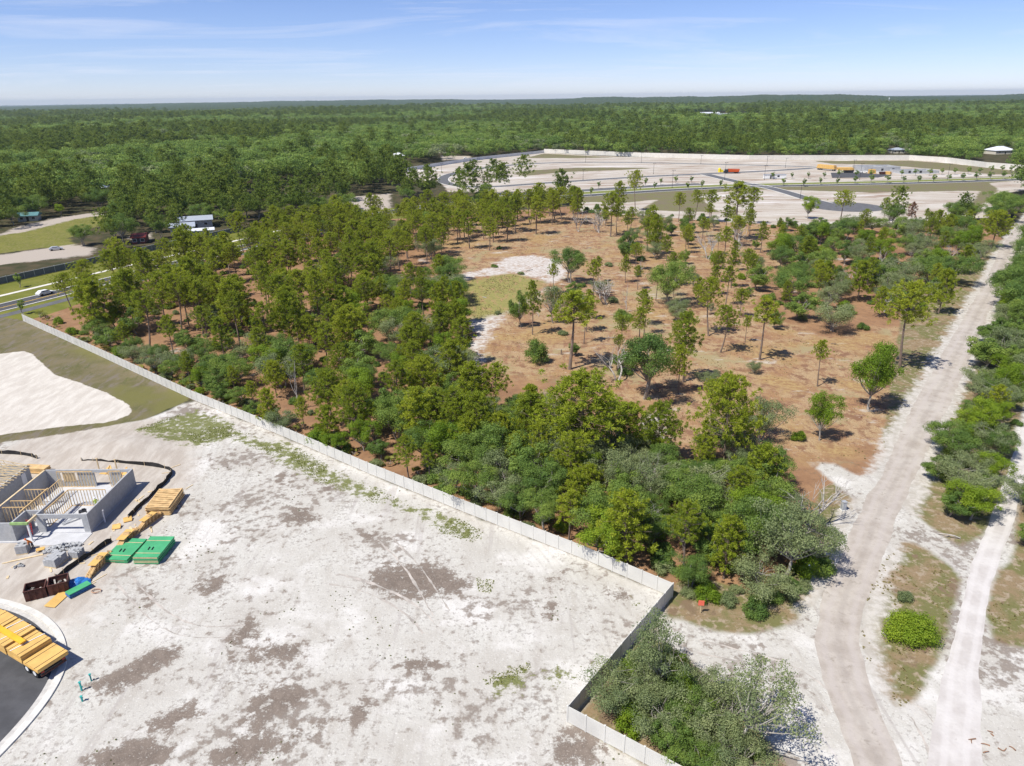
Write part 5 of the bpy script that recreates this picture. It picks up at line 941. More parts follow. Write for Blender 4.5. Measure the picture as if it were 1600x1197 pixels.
# bins, tarp, stacks near the kerb
def bin_(loc, rz, L, W, H_, label, seed):
    root = empty('waste_bin', (loc[0], loc[1], 0), rz); tag(root, label, 'waste bin'); sh = MB().box((0, 0, .06), (L, W, .1))
    for s_ in (-1, 1): sh.box((s_ * L / 2, 0, H_ / 2 + .05), (.06, W + .06, H_)).box((0, s_ * W / 2, H_ / 2 + .05), (L - .06, .06, H_))
    sh.build('shell', M_RUST, root); rb = MB()
    for s_ in (-1, 1): rb.box((s_ * (L / 2), 0, H_ + .07), (.11, W + .11, .07)).box((0, s_ * W / 2, H_ + .07), (L - .11, .11, .07))
    rb.build('rim', M_RUST, root)
    for q in (-.3, 0, .3): MB().box((q * L, -W / 2 - .06, H_ / 2), (.08, .06, H_ * .9)).build('rib', M_RUST, root)
    db = MB(); r_ = random.Random(seed)
    for k in range(26): db.box((r_.uniform(-.4, .4) * L, r_.uniform(-.4, .4) * W, .35 + r_.random() * .45), (r_.uniform(.15, .8), r_.uniform(.05, .3), r_.uniform(.03, .2)), r_.uniform(0, 3), 0, Matrix.Rotation(r_.uniform(-.6, .6), 4, 'Y'))
    db.build('rubbish', M_DEBRIS, root)
bin_((-53.2, 65.0), .44, 2.0, 1.6, 1.25, 'brown steel rubbish bin with debris, nearest the trailer', 1); bin_((-51.25, 66.0), .44, 1.9, 1.7, 1.25, 'brown steel rubbish bin beside the blue tarp', 2)
V = []; nT = 11
for i in range(nT):
    for j in range(nT): u_, v_ = i / (nT - 1) - .5, j / (nT - 1) - .5; V.append((u_ * 3.0, v_ * 1.9, .04 + max(0, .55 * (1 - 3.2 * (u_ * u_ + v_ * v_))) + .09 * math.sin(u_ * 17 + v_ * 9) * math.cos(v_ * 13) + random.uniform(0, .05)))
tag(MB().add(V, [(i * nT + j, (i + 1) * nT + j, (i + 1) * nT + j + 1, i * nT + j + 1) for i in range(nT - 1) for j in range(nT - 1)]).build('tarpaulin', M_BLUE, None, (-50.0, 66.9, 0), .5), 'crumpled blue tarpaulin draped over goods behind the bins', 'tarpaulin')
bs, z_ = stack('panel_stack', (-48.85, 65.5), .95, 2.4, 1.0, 5, .07, .03, simple('blue_sheathing', (.05, .16, .36), .6, .15, 1.0), 'low stack of blue panels topped with one green sheet', 'panels', 'panel', .05, True, M_GREEN)
tag(MB().box((0, 0, .12), (1.25, 2.5, .03), 0, 0, Matrix.Rotation(.08, 4, 'Y')).box((0, .9, .05), (1.2, .08, .1)).build('plywood_sheet', M_PLY, None, (*G(90, 938), 0), -.12), 'single tan plywood sheet lying before the blue panels', 'plywood')
mb = MB(); mb.tube([(.5 * math.cos(a), .35 * math.sin(a), .06 + .015 * a) for a in np.linspace(0, 12, 40)], [.035] * 40, 5); tag(mb.build('hose_coil', simple('tan_hose', (.45, .27, .18), .6, .1, 2), None, (*G(151, 925), 0)), 'coiled tan hose on the sand right of the blue panels', 'hose')
for k, (px, lab, rz) in enumerate((((128, 1079), 'turquoise marker stake left of the small weed clump', 0), ((143, 1064), 'turquoise marker stake behind the small weed clump', .6), ((129, 1096), 'short turquoise peg nearest the kerb below the marker stakes', .2))): tag(MB().box((0, 0, .5 - .1 * k), (.12, .12, 1.0 - .2 * k)).box((0, 0, 1.0 - .2 * k), (.2, .2, .08)).box((.0, .1, .3), (.08, .2, .1)).build('marker_stake', M_TEAL, None, (*G(*px), 0), rz), lab, 'stake')
# flatbed trailer with loads, on the turning circle
fx, fy = -.874, .486; TR = Vector((-44.25, 53.3)); trz = math.atan2(fy, fx)
def tl(u_, v_): return (TR.x + fx * u_ - fy * v_, TR.y + fy * u_ + fx * v_)
trailer = empty('flatbed_trailer', (TR.x, TR.y, .02), trz); tag(trailer, 'long flatbed trailer on the asphalt turning circle carrying yellow lumber packs', 'trailer')
MB().box((6.8, 0, 1.12), (13.6, 2.6, .12)).build('deck', M_DARK, trailer); MB().box((6.8, .5, .9), (13.4, .18, .32)).box((6.8, -.5, .9), (13.4, .18, .32)).box((.1, 0, .75), (.14, 2.4, .3)).build('chassis', M_DARK, trailer)
MB().box((.02, 0, .62), (.08, 2.4, .14)).bar((.1, .9, 1.0), (.02, .9, .6), .1, .1).bar((.1, -.9, 1.0), (.02, -.9, .6), .1, .1).build('bumper', M_RUST, trailer)
wm = MB().wheel((0, 0, 0), .5, .28, (0, 1, 0), 18, 0).wheel((0, 0, 0), .26, .30, (0, 1, 0), 12, 1).mesh('wheel', [M_RUBBER, M_WHITE])
for u_ in (1.1, 2.4):
    for v_ in (-1.12, -.8, .8, 1.12): link('wheel', wm, trailer, (u_, v_, .5))
for v_ in (-1, 1): MB().box((11.0, v_ * .7, .5), (.14, .14, .95)).build('landing_leg', M_DARK, trailer)
for v_ in (-1, 1): MB().box((.05, v_ * 1.0, .95), (.06, .3, .12)).build('tail_light', M_RED, trailer)
def pack(u0, u1, w, z0, z1, n, label, vs=0.0):
    c = tl((u0 + u1) / 2, vs); root = empty('plywood_pack', (c[0], c[1], z0), trz); tag(root, label, 'lumber pack'); th = (z1 - z0) / n
    for k in range(n): MB().box((0, 0, th * (k + .5)), (u1 - u0, w, th - .012)).build('layer', M_PLY, root, (random.uniform(-.02, .02), random.uniform(-.02, .02), 0))
    for q in (-.3, .3): MB().box((q * (u1 - u0), 0, (z1 - z0) + .008), (.05, w + .02, .012)).build('band', M_DARK, root)
pack(-.15, 2.25, 2.9, 1.22, 1.62, 4, 'flat lumber pack at the very tail of the trailer'); pack(2.45, 4.9, 2.9, 1.22, 2.12, 7, 'second lumber pack from the tail, with pale strap'); pack(5.1, 8.0, 3.0, 1.22, 2.3, 8, 'long lumber pack in the middle of the trailer'); pack(8.15, 10.6, 2.9, 1.22, 2.35, 8, 'fourth lumber pack from the tail of the trailer'); pack(10.8, 13.5, 2.9, 1.22, 2.2, 8, 'front lumber pack on the trailer at the left edge')
c_ = tl(6.4, .35); tag(MB().box((0, 0, .06), (5.2, .55, .12)).box((-2.5, 0, -.03), (.1, .6, .06)).build('yellow_beam', simple('yellow_beam', (.74, .42, .03), .6, .1, 1), None, (c_[0], c_[1], 2.37), trz), 'bright yellow beam lying along the tops of the lumber packs', 'beam')
for k, u_ in enumerate((3.6, 5.9, 7.3)):
    a, b = tl(u_, -1.5), tl(u_ + .5, 1.5); tag(MB().bar((a[0], a[1], 2.33 if u_ > 5 else 2.15), (b[0], b[1], 2.33 if u_ > 5 else 2.15), .09, .02).bar((a[0], a[1], 1.2), (a[0], a[1], 2.33 if u_ > 5 else 2.15), .09, .02).build('load_strap', M_WHITE), ('rearmost', 'middle', 'foremost')[k] + ' pale load strap over the trailer lumber', 'strap')

# ================================================================ SMALL THINGS BY THE DIRT ROAD
p = G(1094, 958); sg = empty('road_sign', (p[0], p[1], 0), -.1); tag(sg, 'small orange-red sign on a post at the edge of the thicket', 'sign'); MB().box((0, 0, .7), (.07, .07, 1.4)).build('post', M_WOODP, sg); MB().box((0, -.05, 1.35), (.62, .04, .62)).build('board', simple('sign_orange', (.80, .16, .10), .5, .06, 1), sg)
def cabinet(px, s, mat, label, rz=0.0):
    p = G(*px); root = empty('utility_box', (p[0], p[1], 0), rz); tag(root, label, 'utility box'); MB().box((0, 0, .06), (s[0] + .2, s[1] + .2, .12)).build('plinth', M_CONC, root); MB().box((0, 0, s[2] / 2 + .12), s).build('cabinet', mat, root); MB().box((0, 0, s[2] + .15), (s[0] + .08, s[1] + .08, .06)).build('lid', mat, root); MB().box((0, -s[1] / 2 - .012, s[2] * .55), (s[0] * .8, .02, s[2] * .7)).build('door', mat, root)
cabinet((1317, 797), (.55, .5, 1.15), M_GALV, 'grey utility box standing on the grassy bend of the dirt road', .2); cabinet((1263, 897), (.8, .5, 1.3), simple('pale_blue', (.50, .58, .66), .5, .1, 2), 'pale blue utility box half hidden under the oaks by the dirt road', .3)
tag(MB().box((0, 0, .6), (.14, .14, 1.2)).box((0, 0, 1.24), (.2, .2, .08)).build('marker_post', M_WHITE, None, (*G(1542, 437), 0)), 'short white post beside the far bend of the dirt road', 'post')
mb = MB(); rr_ = np.random.default_rng(3)
for k in range(9): a = np.array([rr_.uniform(-1.6, 1.6), rr_.uniform(-1.4, 1.4), .06]); limb(mb, a, a + np.array([rr_.uniform(-.9, .9), rr_.uniform(-.5, .5), .05]), .06, .03, rr_)
tag(mb.build('fallen_branches', simple('brown_wood', (.28, .16, .10), .9, .3, 2), None, (*G(1552, 1165), 0)), 'scattered broken brown branches on the white sand at lower right', 'branches')
limb_mb = MB(); limb(limb_mb, (0, 0, .1), (2.2, 1.2, .12), .10, .05, rr_); limb(limb_mb, (1, .6, .1), (1.6, 1.6, .25), .05, .02, rr_); tag(limb_mb.build('fallen_log', M_DEADW, None, (*G(1500, 842), 0), 2.2), 'pale fallen log at the tip of the shrubby strip', 'log')
tag(MB().tube([(0, 0, 0), (.03, 0, .5), (.0, 0, 1.0)], [.2, .17, .15], 8).tube([(0, 0, .95), (.05, .02, 1.2)], [.12, .03], 6).build('tree_stump', M_BARK, None, (*G(877, 554), 0)), 'dark upright stump left of the tall thin pine in the clearing', 'stump')
# weeds on the sand
def tufts(name, polys, n, size, mat, label, seed, avoid=(), thr=.15):
    r = np.random.default_rng(seed); P = []
    for q in polys:
        Q = np.array(q); A = abs(np.sum(Q[:, 0] * np.roll(Q[:, 1], -1) - Q[:, 1] * np.roll(Q[:, 0], -1))) / 2; c = r.uniform(Q.min(0), Q.max(0), (int(n * A * 3) + 20, 2)); c = c[sdpoly(c, q) > .2]; P.append(c[:int(n * A) + 4])
    P = np.concatenate(P)
    for q in avoid: P = P[sdpoly(P, q) < -.3]
    keep = bnoise(P[:, 0], P[:, 1], 2.6, seed) + .6 * bnoise(P[:, 0], P[:, 1], .9, seed + 1) > thr; P = P[keep]; N = len(P); k = 7
    C = np.repeat(np.column_stack([P, np.full(N, .02)]), k, 0); S = np.repeat(size * r.uniform(.5, 1.3, N), k); d = rnd_dir(r, N * k); d[:, 2] = np.abs(d[:, 2]) * .7 + .15; C = C + d * (S * .35)[:, None]
    V, F = leaf_faces(r, C, d + .5 * rnd_dir(r, N * k), S * .42, .5); V[:, 2] = np.maximum(V[:, 2], .008); o = link(name, np_mesh(name, V, F, mat, dict(tone=np.repeat(np.repeat(r.uniform(0, .9, N), k), 4)))); tag(o, label, 'weeds', kind='stuff')
def bnoise(x, y, s, seed):
    r = np.random.default_rng(seed); v = 0
    for k in range(5): a = r.uniform(0, 6.28); v = v + np.sin((x * math.cos(a) + y * math.sin(a)) / s * r.uniform(.6, 1.6) + r.uniform(0, 6.28))
    return v / 2.2
tufts('sand_weeds', WEED, 20.0, .15, foliage_mat('sand_weed', (.13, .16, .04), (.21, .24, .06), (.31, .32, .09), .3), 'patchy green weeds growing on the sand lot', 1); tufts('lot_weeds', [[tuple(q) for q in P_LOT]], .6, .17, foliage_mat('dry_weed', (.12, .13, .04), (.18, .19, .06), (.28, .25, .10), .3), 'sparse small weeds dotted over the sand lot', 2, [P_HSITE, [(p.x, p.y) for p in KERB] + [(-100, 30)]], .9)
tufts('island_grass', [P_ISLE, P_RGRASS, P_RING], 3.0, .24, foliage_mat('dry_grass', (.16, .14, .05), (.24, .21, .08), (.34, .28, .13), .3), 'dry grass tufts on the traffic island and verges', 3); tufts('verge_grass', [GP([(1290, 720), (1366, 745), (1470, 550), (1546, 430), (1530, 425), (1440, 540), (1370, 690)]), GP([(1345, 800), (1290, 910), (1250, 965), (1100, 978), (1060, 955), (1180, 945), (1270, 900), (1300, 780)]), GP([(1418, 782), (1470, 700), (1530, 580), (1572, 470), (1590, 500), (1545, 800), (1500, 850)])], 2.2, .28, MATS.get('x') or bpy.data.materials['dry_grass'], 'dry grass and seedlings along the dirt road verges', 4)
tufts('clearing_grass', [P_CLEAR], .55, .26, foliage_mat('straw_grass', (.30, .19, .10), (.38, .26, .13), (.30, .30, .12), .3), 'straw-coloured tufts over the orange clearing', 5, [P_TRAIL, P_TRAIL2])

for k, p in enumerate(scatter(P_CLEAR, 26, 9.0, solo_xy)):
    r_ = np.random.default_rng(900 + k); mb = MB(); L_ = r_.uniform(1.2, 3.6); limb(mb, (0, 0, .08), (L_, r_.normal() * .4, .14), .09, .04, r_, .08)
    for q in range(4): a_ = np.array([L_ * r_.uniform(.3, .95), 0, .1]); limb(mb, a_, a_ + np.array([r_.normal() * .5, r_.normal() * .6, r_.uniform(.05, .5)]), .04, .012, r_, .1, 3)
    tag(mb.build('fallen_branch', M_DEADW if k % 3 else M_BARK, None, (p[0], p[1], 0), r_.uniform(0, 6.28)), 'grey fallen branch lying on the orange clearing floor' if k % 3 else 'dark fallen branch lying on the orange clearing floor', 'branch', 'fallen branches in the clearing')
# ================================================================ THE ESTATE AT THE BACK
YT = [oak(71, 4.6, 1.0, .25, 12, 60, .16, M_OAK, rcf=.5), oak(72, 4.2, 1.3, .35, 12, 60, .17, M_OAK, rcf=.45)]
def young(px, v, lab, grp, h=None):
    p = G(*px); s = (h or random.uniform(4.2, 5.4)) / (4.6, 4.2)[v]; plant('street_tree', YT[v], p, (s, s, s), random.uniform(0, 6), lab, 'young tree', grp)
for q in ((936, 295), (1009, 291), (1033, 289), (1056, 287), (1080, 286), (1207.5, 280), (1237, 279.5), (1262.5, 279), (1287.5, 279), (1311, 277.5), (1338, 277.5), (1361, 277), (1408, 275.6), (1430, 275), (1452, 275), (1471, 273), (1492, 273), (1512.6, 272.6), (1531, 272), (1548, 270), (1564.5, 269), (1580, 269)): young(q, 0 if q[0] < 1300 else 1, 'slim young street tree on the far side of the estate boulevard' if q[0] < 1300 else 'round young street tree on the far side of the estate boulevard', 'street trees, far side of boulevard')
for q in ((924, 306), (1023, 296), (1074, 297), (1097, 295), (1126, 294), (1224, 290), (1256, 292), (1281, 289), (1308, 289), (1336, 287), (1361, 286), (1386, 286), (1411, 286), (1435, 286), (1458.5, 285), (1482, 283), (1503.6, 283), (1525, 282), (1546.5, 281), (1567.5, 280)): young(q, 0 if q[0] < 1320 else 1, 'slim young street tree on the near side of the estate boulevard' if q[0] < 1320 else 'round young street tree on the near side of the estate boulevard', 'street trees, near side of boulevard')
young((37, 491), 0, 'young tree standing at the left end of the white fence', None, 4.2); young((31, 449), 0, 'young reddish-green tree on the grass before the screen fence', None, 4.4)
def lamp(bx, by, ty, label):
    p = G(bx, by); h = max(4.5, min(11, height_of((bx, by), ty))); root = empty('street_lamp', (p[0], p[1], 0)); tag(root, label, 'street lamp'); MB().cyl((0, 0, 0), .2, .5, 8).build('base', M_DARK, root); MB().tube([(0, 0, .4), (0, 0, h)], [.11, .08], 6).build('pole', M_DARK, root); hd = MB().bar((0, 0, h), (.9, -.2, h + .05), .1, .1).box((1.0, -.22, h), (.7, .4, .22)).box((-.35, .1, h), (.6, .4, .22)).build('lamp_head', M_DARK, root)
LAMPS = [(690, 270, 255, 'at the left bend of the loop street'), (727, 289, 270, 'inside the left bend of the loop street'), (747, 262, 247, 'behind the left part of the loop street'), (911, 281, 265, 'by the loop street behind the pine row'), (915, 254, 239, 'near the corner of the cream wall'), (1002, 254, 239, 'before the middle of the cream wall'), (1021, 272, 255, 'in the sandy field left of the junction'), (1050, 294, 266, 'tallest-looking on the boulevard verge'), (1095, 256, 243, 'on the back street right of centre'),
         (1132, 281, 254, 'at the junction beside the orange truck'), (1194, 281, 259, 'on the boulevard right of the junction'), (1198, 259, 244, 'on the back street behind the junction'), (1227, 262, 247, 'left of the lumber trailer on the back street'), (1250, 311, 290, 'beside the street leading to the turning circle'), (1333, 266, 250, 'behind the grey slab houses'), (1343, 281, 256, 'before the grey slab houses on the boulevard'), (1480, 280, 256, 'alone at the right end of the boulevard')]
for (bx, by, ty, w) in LAMPS: lamp(bx, by, ty, 'dark street lamp ' + w)
# trucks and loads
def truck(px, rz, label, body, cabm, L=8.0, kind='dump'):
    p = G(*px); root = empty('dump_truck' if kind == 'dump' else 'lorry', (p[0], p[1], 0), rz); tag(root, label, 'truck'); MB().box((L / 2 - 1.0, 0, 1.7), (2.0, 2.4, 2.2)).box((L / 2 + .3, 0, 1.2), (.9, 2.0, 1.2)).build('cab', cabm, root); MB().box((L / 2 - .4, 0, 2.2), (.9, 2.42, .7)).build('window', M_DARK, root); MB().box((0, 0, .85), (L, 1.0, .3)).build('chassis', M_DARK, root)
    if kind == 'dump': MB().add([(-L/2, -1.25, 1.1), (L/2 - 2.2, -1.25, 1.1), (L/2 - 2.2, 1.25, 1.1), (-L/2, 1.25, 1.1), (-L/2 - .5, -1.35, 2.9), (L/2 - 2.1, -1.35, 3.1), (L/2 - 2.1, 1.35, 3.1), (-L/2 - .5, 1.35, 2.9)], [(3,2,1,0),(4,5,6,7),(0,1,5,4),(1,2,6,5),(2,3,7,6),(3,0,4,7)]).build('tipper_body', body, root)
    else: MB().box((-1.2, 0, 1.9), (L - 2.4, 2.4, 1.7)).build('box_body', body, root)
    w_ = MB().wheel((0, 0, 0), .52, .35, (0, 1, 0), 12, 0).mesh('wheel', M_RUBBER)
    for u_ in (L / 2 - .9, -L / 2 + 1.0, -L / 2 + 2.3):
        for v_ in (-1.05, 1.05): link('wheel', w_, root, (u_, v_, .52))
truck((1143, 271), 3.1, 'orange tipper truck with dark cab on the estate street', simple('tipper_orange', (.55, .09, .02), .5, .1, 1), M_DARK, 9.5)
def car(loc, rz, mat, label, s=1.0):
    root = empty('parked_car', (loc[0], loc[1], 0), rz); tag(root, label, 'car'); prof = [(-2.2, .35), (2.2, .35), (2.25, .75), (1.2, .9), (.6, 1.4), (-1.3, 1.45), (-2.0, .95), (-2.25, .9)]
    mb = MB(); n = len(prof); V = [(x, -.88 if z < 1 else -.72, z) for x, z in prof] + [(x, .88 if z < 1 else .72, z) for x, z in prof]; mb.add(V, [tuple(range(n)), tuple(range(2 * n - 1, n - 1, -1))] + [(i, n + i, n + (i + 1) % n, (i + 1) % n) for i in range(n)]); mb.build('body', mat, root)
    MB().add([(1.22, -.66, .95), (1.22, .66, .95), (.63, .6, 1.38), (.63, -.6, 1.38)], [(0, 1, 2, 3)]).build('windscreen', M_DARK, root).location = (.03, 0, .03); MB().box((-.35, -.79, 1.17), (1.7, .06, .36)).build('side_window', M_DARK, root); MB().box((-.35, .79, 1.17), (1.7, .06, .36)).build('side_window', M_DARK, root)
    w_ = MB().wheel((0, 0, 0), .33, .22, (0, 1, 0), 12, 0).mesh('wheel', M_RUBBER)
    for u_ in (-1.4, 1.4):
        for v_ in (-.82, .82): link('wheel', w_, root, (u_, v_, .33))
    root.scale = (s, s, s)
M_SILVER = simple('silver_paint', (.55, .57, .60), .35, .05, 2, metal=.3)
car(G(88, 391), .6, M_SILVER, 'silver car parked on the sand beside the grassy field'); car(G(1341, 270), 0.1, M_WHITE, 'white car among the bins by the grey slab houses, left one'); car(G(1350, 270.3), 3.0, M_WHITE, 'white car among the bins by the grey slab houses, right one'); car(G(71, 460.5), 1.14, M_WHITE, 'white car driving on the main road behind the left pines')
car(G(728, 248.5), .3, M_WHITE, 'white car parked beyond the left end of the estate fence'); car(G(1402, 234), .1, M_WHITE, 'white car half hidden in the trees behind the cream wall')
def lumber_load(px0, px1, w, h, label, z0=0.0, mat=None):
    a, b = Vector(G(*px0)), Vector(G(*px1)); d = b - a; rz = math.atan2(d.y, d.x); c = (a + b) / 2; root = empty('lumber_load', (c.x, c.y, 0), rz); tag(root, label, 'lumber'); L = d.length
    for k in range(4): MB().box((0, 0, z0 + h * (k + .5) / 4), (L * (1 - .03 * k), w, h / 4 - .06)).build('layer', mat or M_PLY, root, (random.uniform(-.3, .3), 0, 0))
    if z0: MB().box((0, 0, z0 - .15), (L, w * .9, .25)).build('deck', M_DARK, root); [MB().wheel((u_, v_, .5), .5, .35, (0, 1, 0), 12).build('wheel', M_RUBBER, root) for u_ in (-L * .4, -L * .3, L * .42) for v_ in (-1.1, 1.1)]
lumber_load((1277, 265), (1305, 267.5), 2.8, 2.6, 'trailer loaded with yellow lumber on the estate back street', 1.3); lumber_load((1308, 265.5), (1333, 265.5), 5.0, 1.7, 'long low yellow truss pile right of the lumber trailer'); lumber_load((1357, 271), (1367, 271), 3.5, 2.8, 'short tall yellow lumber pile before the grey slab houses'); lumber_load((1383, 272), (1392, 272.5), 3.0, 1.8, 'small yellow lumber pile right of the grey slab houses')
def slab_house(px, W, D, h, label):
    p = G(*px); root = empty('block_house', (p[0], p[1], 0), .05); tag(root, label, 'house'); MB().box((0, 0, .15), (W + 1, D + 1, .3)).build('slab', M_SLAB, root)
    for (c, s_) in (((0, -D / 2, h / 2 + .3), (W, .25, h)), ((0, D / 2, h / 2 + .3), (W, .25, h)), ((-W / 2, 0, h / 2 + .3), (.25, D - .25, h)), ((W / 2, 0, h / 2 + .3), (.25, D - .25, h)), ((W * .1, 0, h / 2 + .3), (.2, D - .3, h * .9))): MB().box(c, s_).build('wall', M_BLOCK, root)
    for k in range(3): MB().box((-W * .3 + k * W * .3, -D / 2 - .14, 1.4), (1.6, .06, 1.5)).build('opening', M_DARK, root)  # dark plates painted as the shade inside the wall openings
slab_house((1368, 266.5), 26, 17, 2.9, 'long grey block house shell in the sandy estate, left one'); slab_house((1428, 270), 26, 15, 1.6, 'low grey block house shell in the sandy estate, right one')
for k, (px, lab) in enumerate((((1322, 270), 'black skip left of the white cars'), ((1329, 270), 'black skip right next to another by the white cars'), ((1378, 272.5), 'dark brown skip before the low grey shell'))): p = G(*px); root = empty('skip', (p[0], p[1], 0)); tag(root, lab, 'skip'); MB().add([(-1.4, -1, .2), (1.4, -1, .2), (1.4, 1, .2), (-1.4, 1, .2), (-1.9, -1.1, 1.7), (1.9, -1.1, 1.7), (1.9, 1.1, 1.7), (-1.9, 1.1, 1.7)], [(3,2,1,0),(0,1,5,4),(1,2,6,5),(2,3,7,6),(3,0,4,7)]).build('shell', M_DARK if k < 2 else M_RUST, root); MB().box((0, 0, 1.2), (3.2, 1.9, .3)).build('rubbish', M_DEBRIS, root)
tag(MB().cyl((0, 0, 0), 1.0, 2.4, 10).tube([(0, 0, 2.4), (0, 0, 2.9)], [1.0, .3], 10).box((1.8, 0, .8), (1.6, 1.4, 1.6)).build('yellow_machine', simple('machine_yellow', (.75, .6, .03), .5, .1, 1), None, (*G(1124, 269), 0)), 'small yellow machine left of the orange tipper truck', 'machine')
for (q, lab) in (((1236, 281), 'white portable cabin by the boulevard'),): p = G(*q); root = empty('site_cabin', (p[0] - 8, p[1] + 8, 0)); tag(root, lab, 'cabin'); MB().box((0, 0, 1.4), (14, 3, 2.4)).build('body', M_WHITE, root); MB().box((0, 0, 2.7), (14.4, 3.4, .2)).build('roof', M_GALV, root); MB().box((-3, -1.52, 1.2), (1, .05, 2)).build('door', M_DARK, root); MB().box((2, -1.52, 1.6), (1.4, .05, 1)).build('window', M_DARK, root)

# ================================================================ HOUSES AMONG THE TREES
M_ROOFW = simple('white_metal_roof', (.74, .76, .80), .4, .05, 1.0, metal=.1); M_ROOFG = simple('grey_metal_roof', (.42, .46, .52), .45, .06, 1.0, metal=.2); M_WALLC = simple('cream_render', (.58, .54, .46), .85, .06, 1.0); M_ROOFB = simple('brown_shingle', (.20, .16, .14), .9, .12, 1.0); M_REDROOF = simple('red_metal', (.16, .028, .025), .6, .12, 1.0)
def cottage(px, W, D, h, pitch, rz, roofm, wallm, label, z=4.0, hip=True, cat='house', name='cottage'):
    p = G(px[0], px[1], z); root = empty(name, (p[0], p[1], 0), rz); tag(root, label, cat); MB().box((0, 0, h / 2), (W, D, h)).build('wall', wallm, root); e = .6; a, b = W / 2 + e, D / 2 + e; k = max(.5, a - b) if hip else a
    MB().add([(-a, -b, h), (a, -b, h), (a, b, h), (-a, b, h), (-k, 0, h + pitch), (k, 0, h + pitch), (-a, -b, h - .2), (a, -b, h - .2), (a, b, h - .2), (-a, b, h - .2)], [(0, 1, 5, 4), (2, 3, 4, 5), (1, 2, 5), (3, 0, 4), (6, 7, 1, 0), (7, 8, 2, 1), (8, 9, 3, 2), (9, 6, 0, 3), (9, 8, 7, 6)]).build('roof', roofm, root)
    for q in (-.3, .3): f = MB().box((q * W, -D / 2 - .03, h * .55), (1.5, .08, 1.2)).build('window', M_WHITE, root); MB().box((q * W, -D / 2 - .085, h * .55), (1.3, .02, 1.0)).build('pane', M_DARK, f)
    MB().box((0, -D / 2 - .03, 1.05), (1.0, .08, 2.1)).build('door', M_DARK, root); return root
cottage((621, 241), 13, 10, 3.0, 2.4, .1, M_ROOFW, M_WALLC, 'white-roofed house among trees left of the sandy estate'); cottage((1562, 233), 20, 14, 3.4, 3.2, .2, M_ROOFW, M_WALLC, 'large pale-roofed house among trees at the far right'); cottage((1402, 232), 12, 9, 3.0, 1.8, 0, M_ROOFG, M_WALLC, 'small grey-roofed house in the trees behind the cream wall'); cottage((690, 232), 14, 11, 3.2, 2.2, 0, M_ROOFG, M_WALLC, 'grey-roofed house deep in the trees above the estate fence')
cottage((155, 290), 10, 7, 3.0, 1.6, .4, M_ROOFW, M_WALLC, 'pale-roofed house hidden in the trees at upper left'); cottage((305, 340), 13, 8, 3.6, 1.4, .38, M_ROOFG, M_BLOCK, 'grey metal-roofed barn beyond the left road, right one', 4.2, False, 'barn', 'barn'); cottage((284, 350), 9, 7, 3.4, 1.2, .38, M_ROOFG, M_BLOCK, 'grey metal-roofed barn beyond the left road, left one', 4.0, False, 'barn', 'barn'); cottage((308, 358), 12, 4, 2.2, .7, .38, M_ROOFW, M_GALV, 'low white-roofed shed in front of the barns', 2.5, False, 'shed', 'shed')
cottage((218, 366), 4.5, 9, 2.6, .9, .3, M_REDROOF, M_REDROOF, 'dark red shed beyond the left road', 3.0, False, 'shed', 'shed'); cottage((45, 336), 8, 6, 2.6, 1.2, .3, simple('teal_roof', (.10, .22, .24), .6, .1, 1), M_BLOCK, 'small teal-roofed shed under the oak at the field edge', 2.5, False, 'shed', 'shed'); cottage((262, 222), 16, 9, 3, 1.5, .1, M_ROOFB, M_WALLC, 'brown-roofed house in the trees at upper left', 4); cottage((405, 209), 14, 9, 3, 1.5, 0, M_ROOFW, M_WALLC, 'tiny white-roofed house far off at upper left', 4)
cottage((1106, 177), 60, 24, 6, 3, 0, M_ROOFW, M_WALLC, 'large white building in the far clearing near the horizon, left one', 6, False, 'building', 'hall'); cottage((1135, 178), 50, 20, 5, 2.5, 0, M_ROOFG, M_WALLC, 'grey-roofed building in the far clearing near the horizon, right one', 6, False, 'building', 'hall'); cottage((1280, 169), 26, 14, 5, 2, 0, M_ROOFW, M_WALLC, 'white-roofed building far off on the right below the horizon', 6); cottage((492, 190), 20, 12, 4, 2, 0, M_ROOFW, M_WALLC, 'lone pale roof far off left of centre', 5)
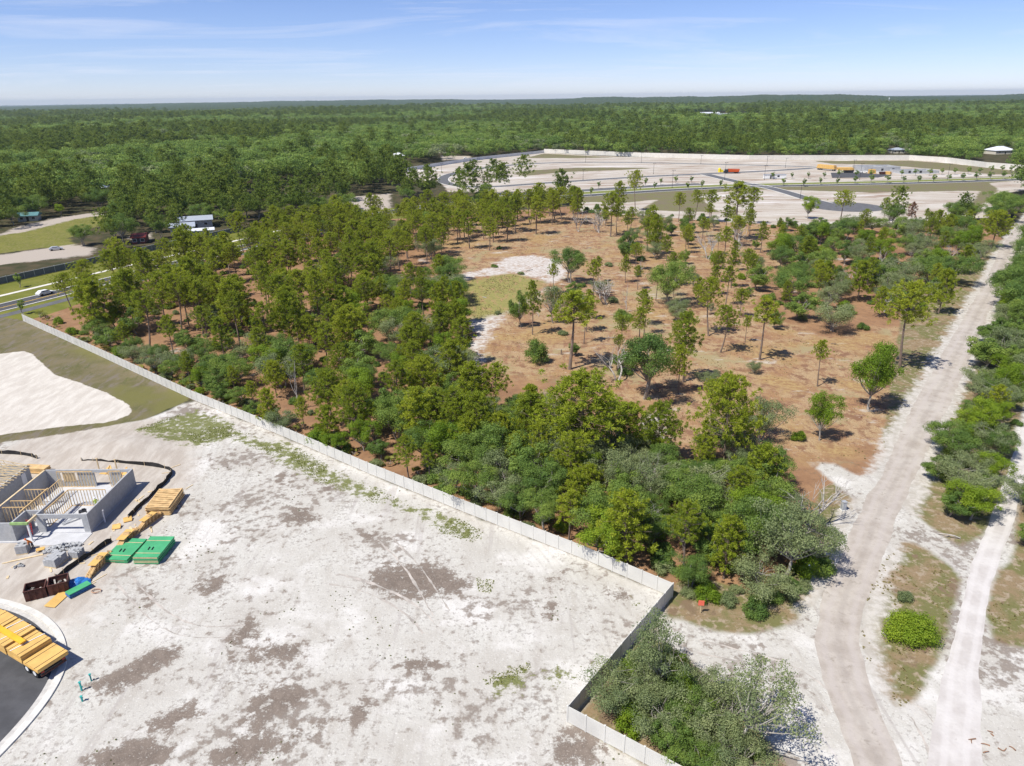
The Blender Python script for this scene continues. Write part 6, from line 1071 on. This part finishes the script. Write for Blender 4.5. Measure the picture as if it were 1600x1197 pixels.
p = G(1388, 163); tag(MB().tube([(0, 0, 0), (0, 0, 26)], [1.2, .8], 8).tube([(0, 0, 26), (0, 0, 29), (0, 0, 32)], [2.5, 3.6, 1.5], 12).build('water_tower', M_WHITE, None, (p[0], p[1], 0)), 'tiny white water tower standing above the far woods', 'water tower')
# ================================================================ AIR
hz = MB().box((0, 8400, 47.0), (36000, 23600, 132)).build('haze', None); hz.data.materials.clear()
hm = bpy.data.materials.new('air'); hm.use_nodes = True; hm.node_tree.nodes.clear(); ho_ = hm.node_tree.nodes.new('ShaderNodeOutputMaterial'); hv = hm.node_tree.nodes.new('ShaderNodeVolumePrincipled')
hv.inputs['Color'].default_value = (0.74, 0.88, 1.0, 1); hv.inputs['Density'].default_value = 0.00005; hv.inputs['Anisotropy'].default_value = 0.2
hm.node_tree.links.new(hv.outputs[0], ho_.inputs['Volume']); hz.data.materials.append(hm); tag(hz, 'thin blue haze in the air over the woods', 'haze', kind='stuff')

# ================================================================ LABELS: tell look-alike plants apart by their place
ORDINALS = ['leftmost', 'second from left', 'third from left', 'fourth from left', 'fifth from left', 'sixth from left', 'rightmost']
by_label = {}
for o in list(COL.objects):
    if o.parent is None and o.get('group') and o.get('label'): by_label.setdefault(o['label'], []).append(o)
for lab, objs in by_label.items():
    n = len(objs)
    if n < 2: continue
    for o in objs: o['_px'] = project((o.location.x, o.location.y, 3.0))[0]
    def order(lst, where):
        lst = sorted(lst, key=lambda o: o['_px'])
        if len(lst) == 1: names = ['']
        elif len(lst) <= 7: names = [ORDINALS[i] for i in range(len(lst) - 1)] + ['rightmost']
        else: names = [('left part', 'centre part', 'right part')[min(2, i * 3 // len(lst))] for i in range(len(lst))]
        for o, nm in zip(lst, names):
            tail = ' '.join(q for q in (nm, where) if q); new = lab + (', ' + tail if tail else '')
            if len(new.split()) > 16: new = lab + (', ' + nm if nm else '')
            if len(new.split()) <= 16: o['label'] = new
    objs.sort(key=lambda o: math.hypot(o.location.x, o.location.y))
    if n <= 7: order(objs, '')
    else: k = -(-n // 3); order(objs[:k], 'in front'); order(objs[k:2 * k], 'midway'); order(objs[2 * k:], 'at back')
    for o in objs: del o['_px']
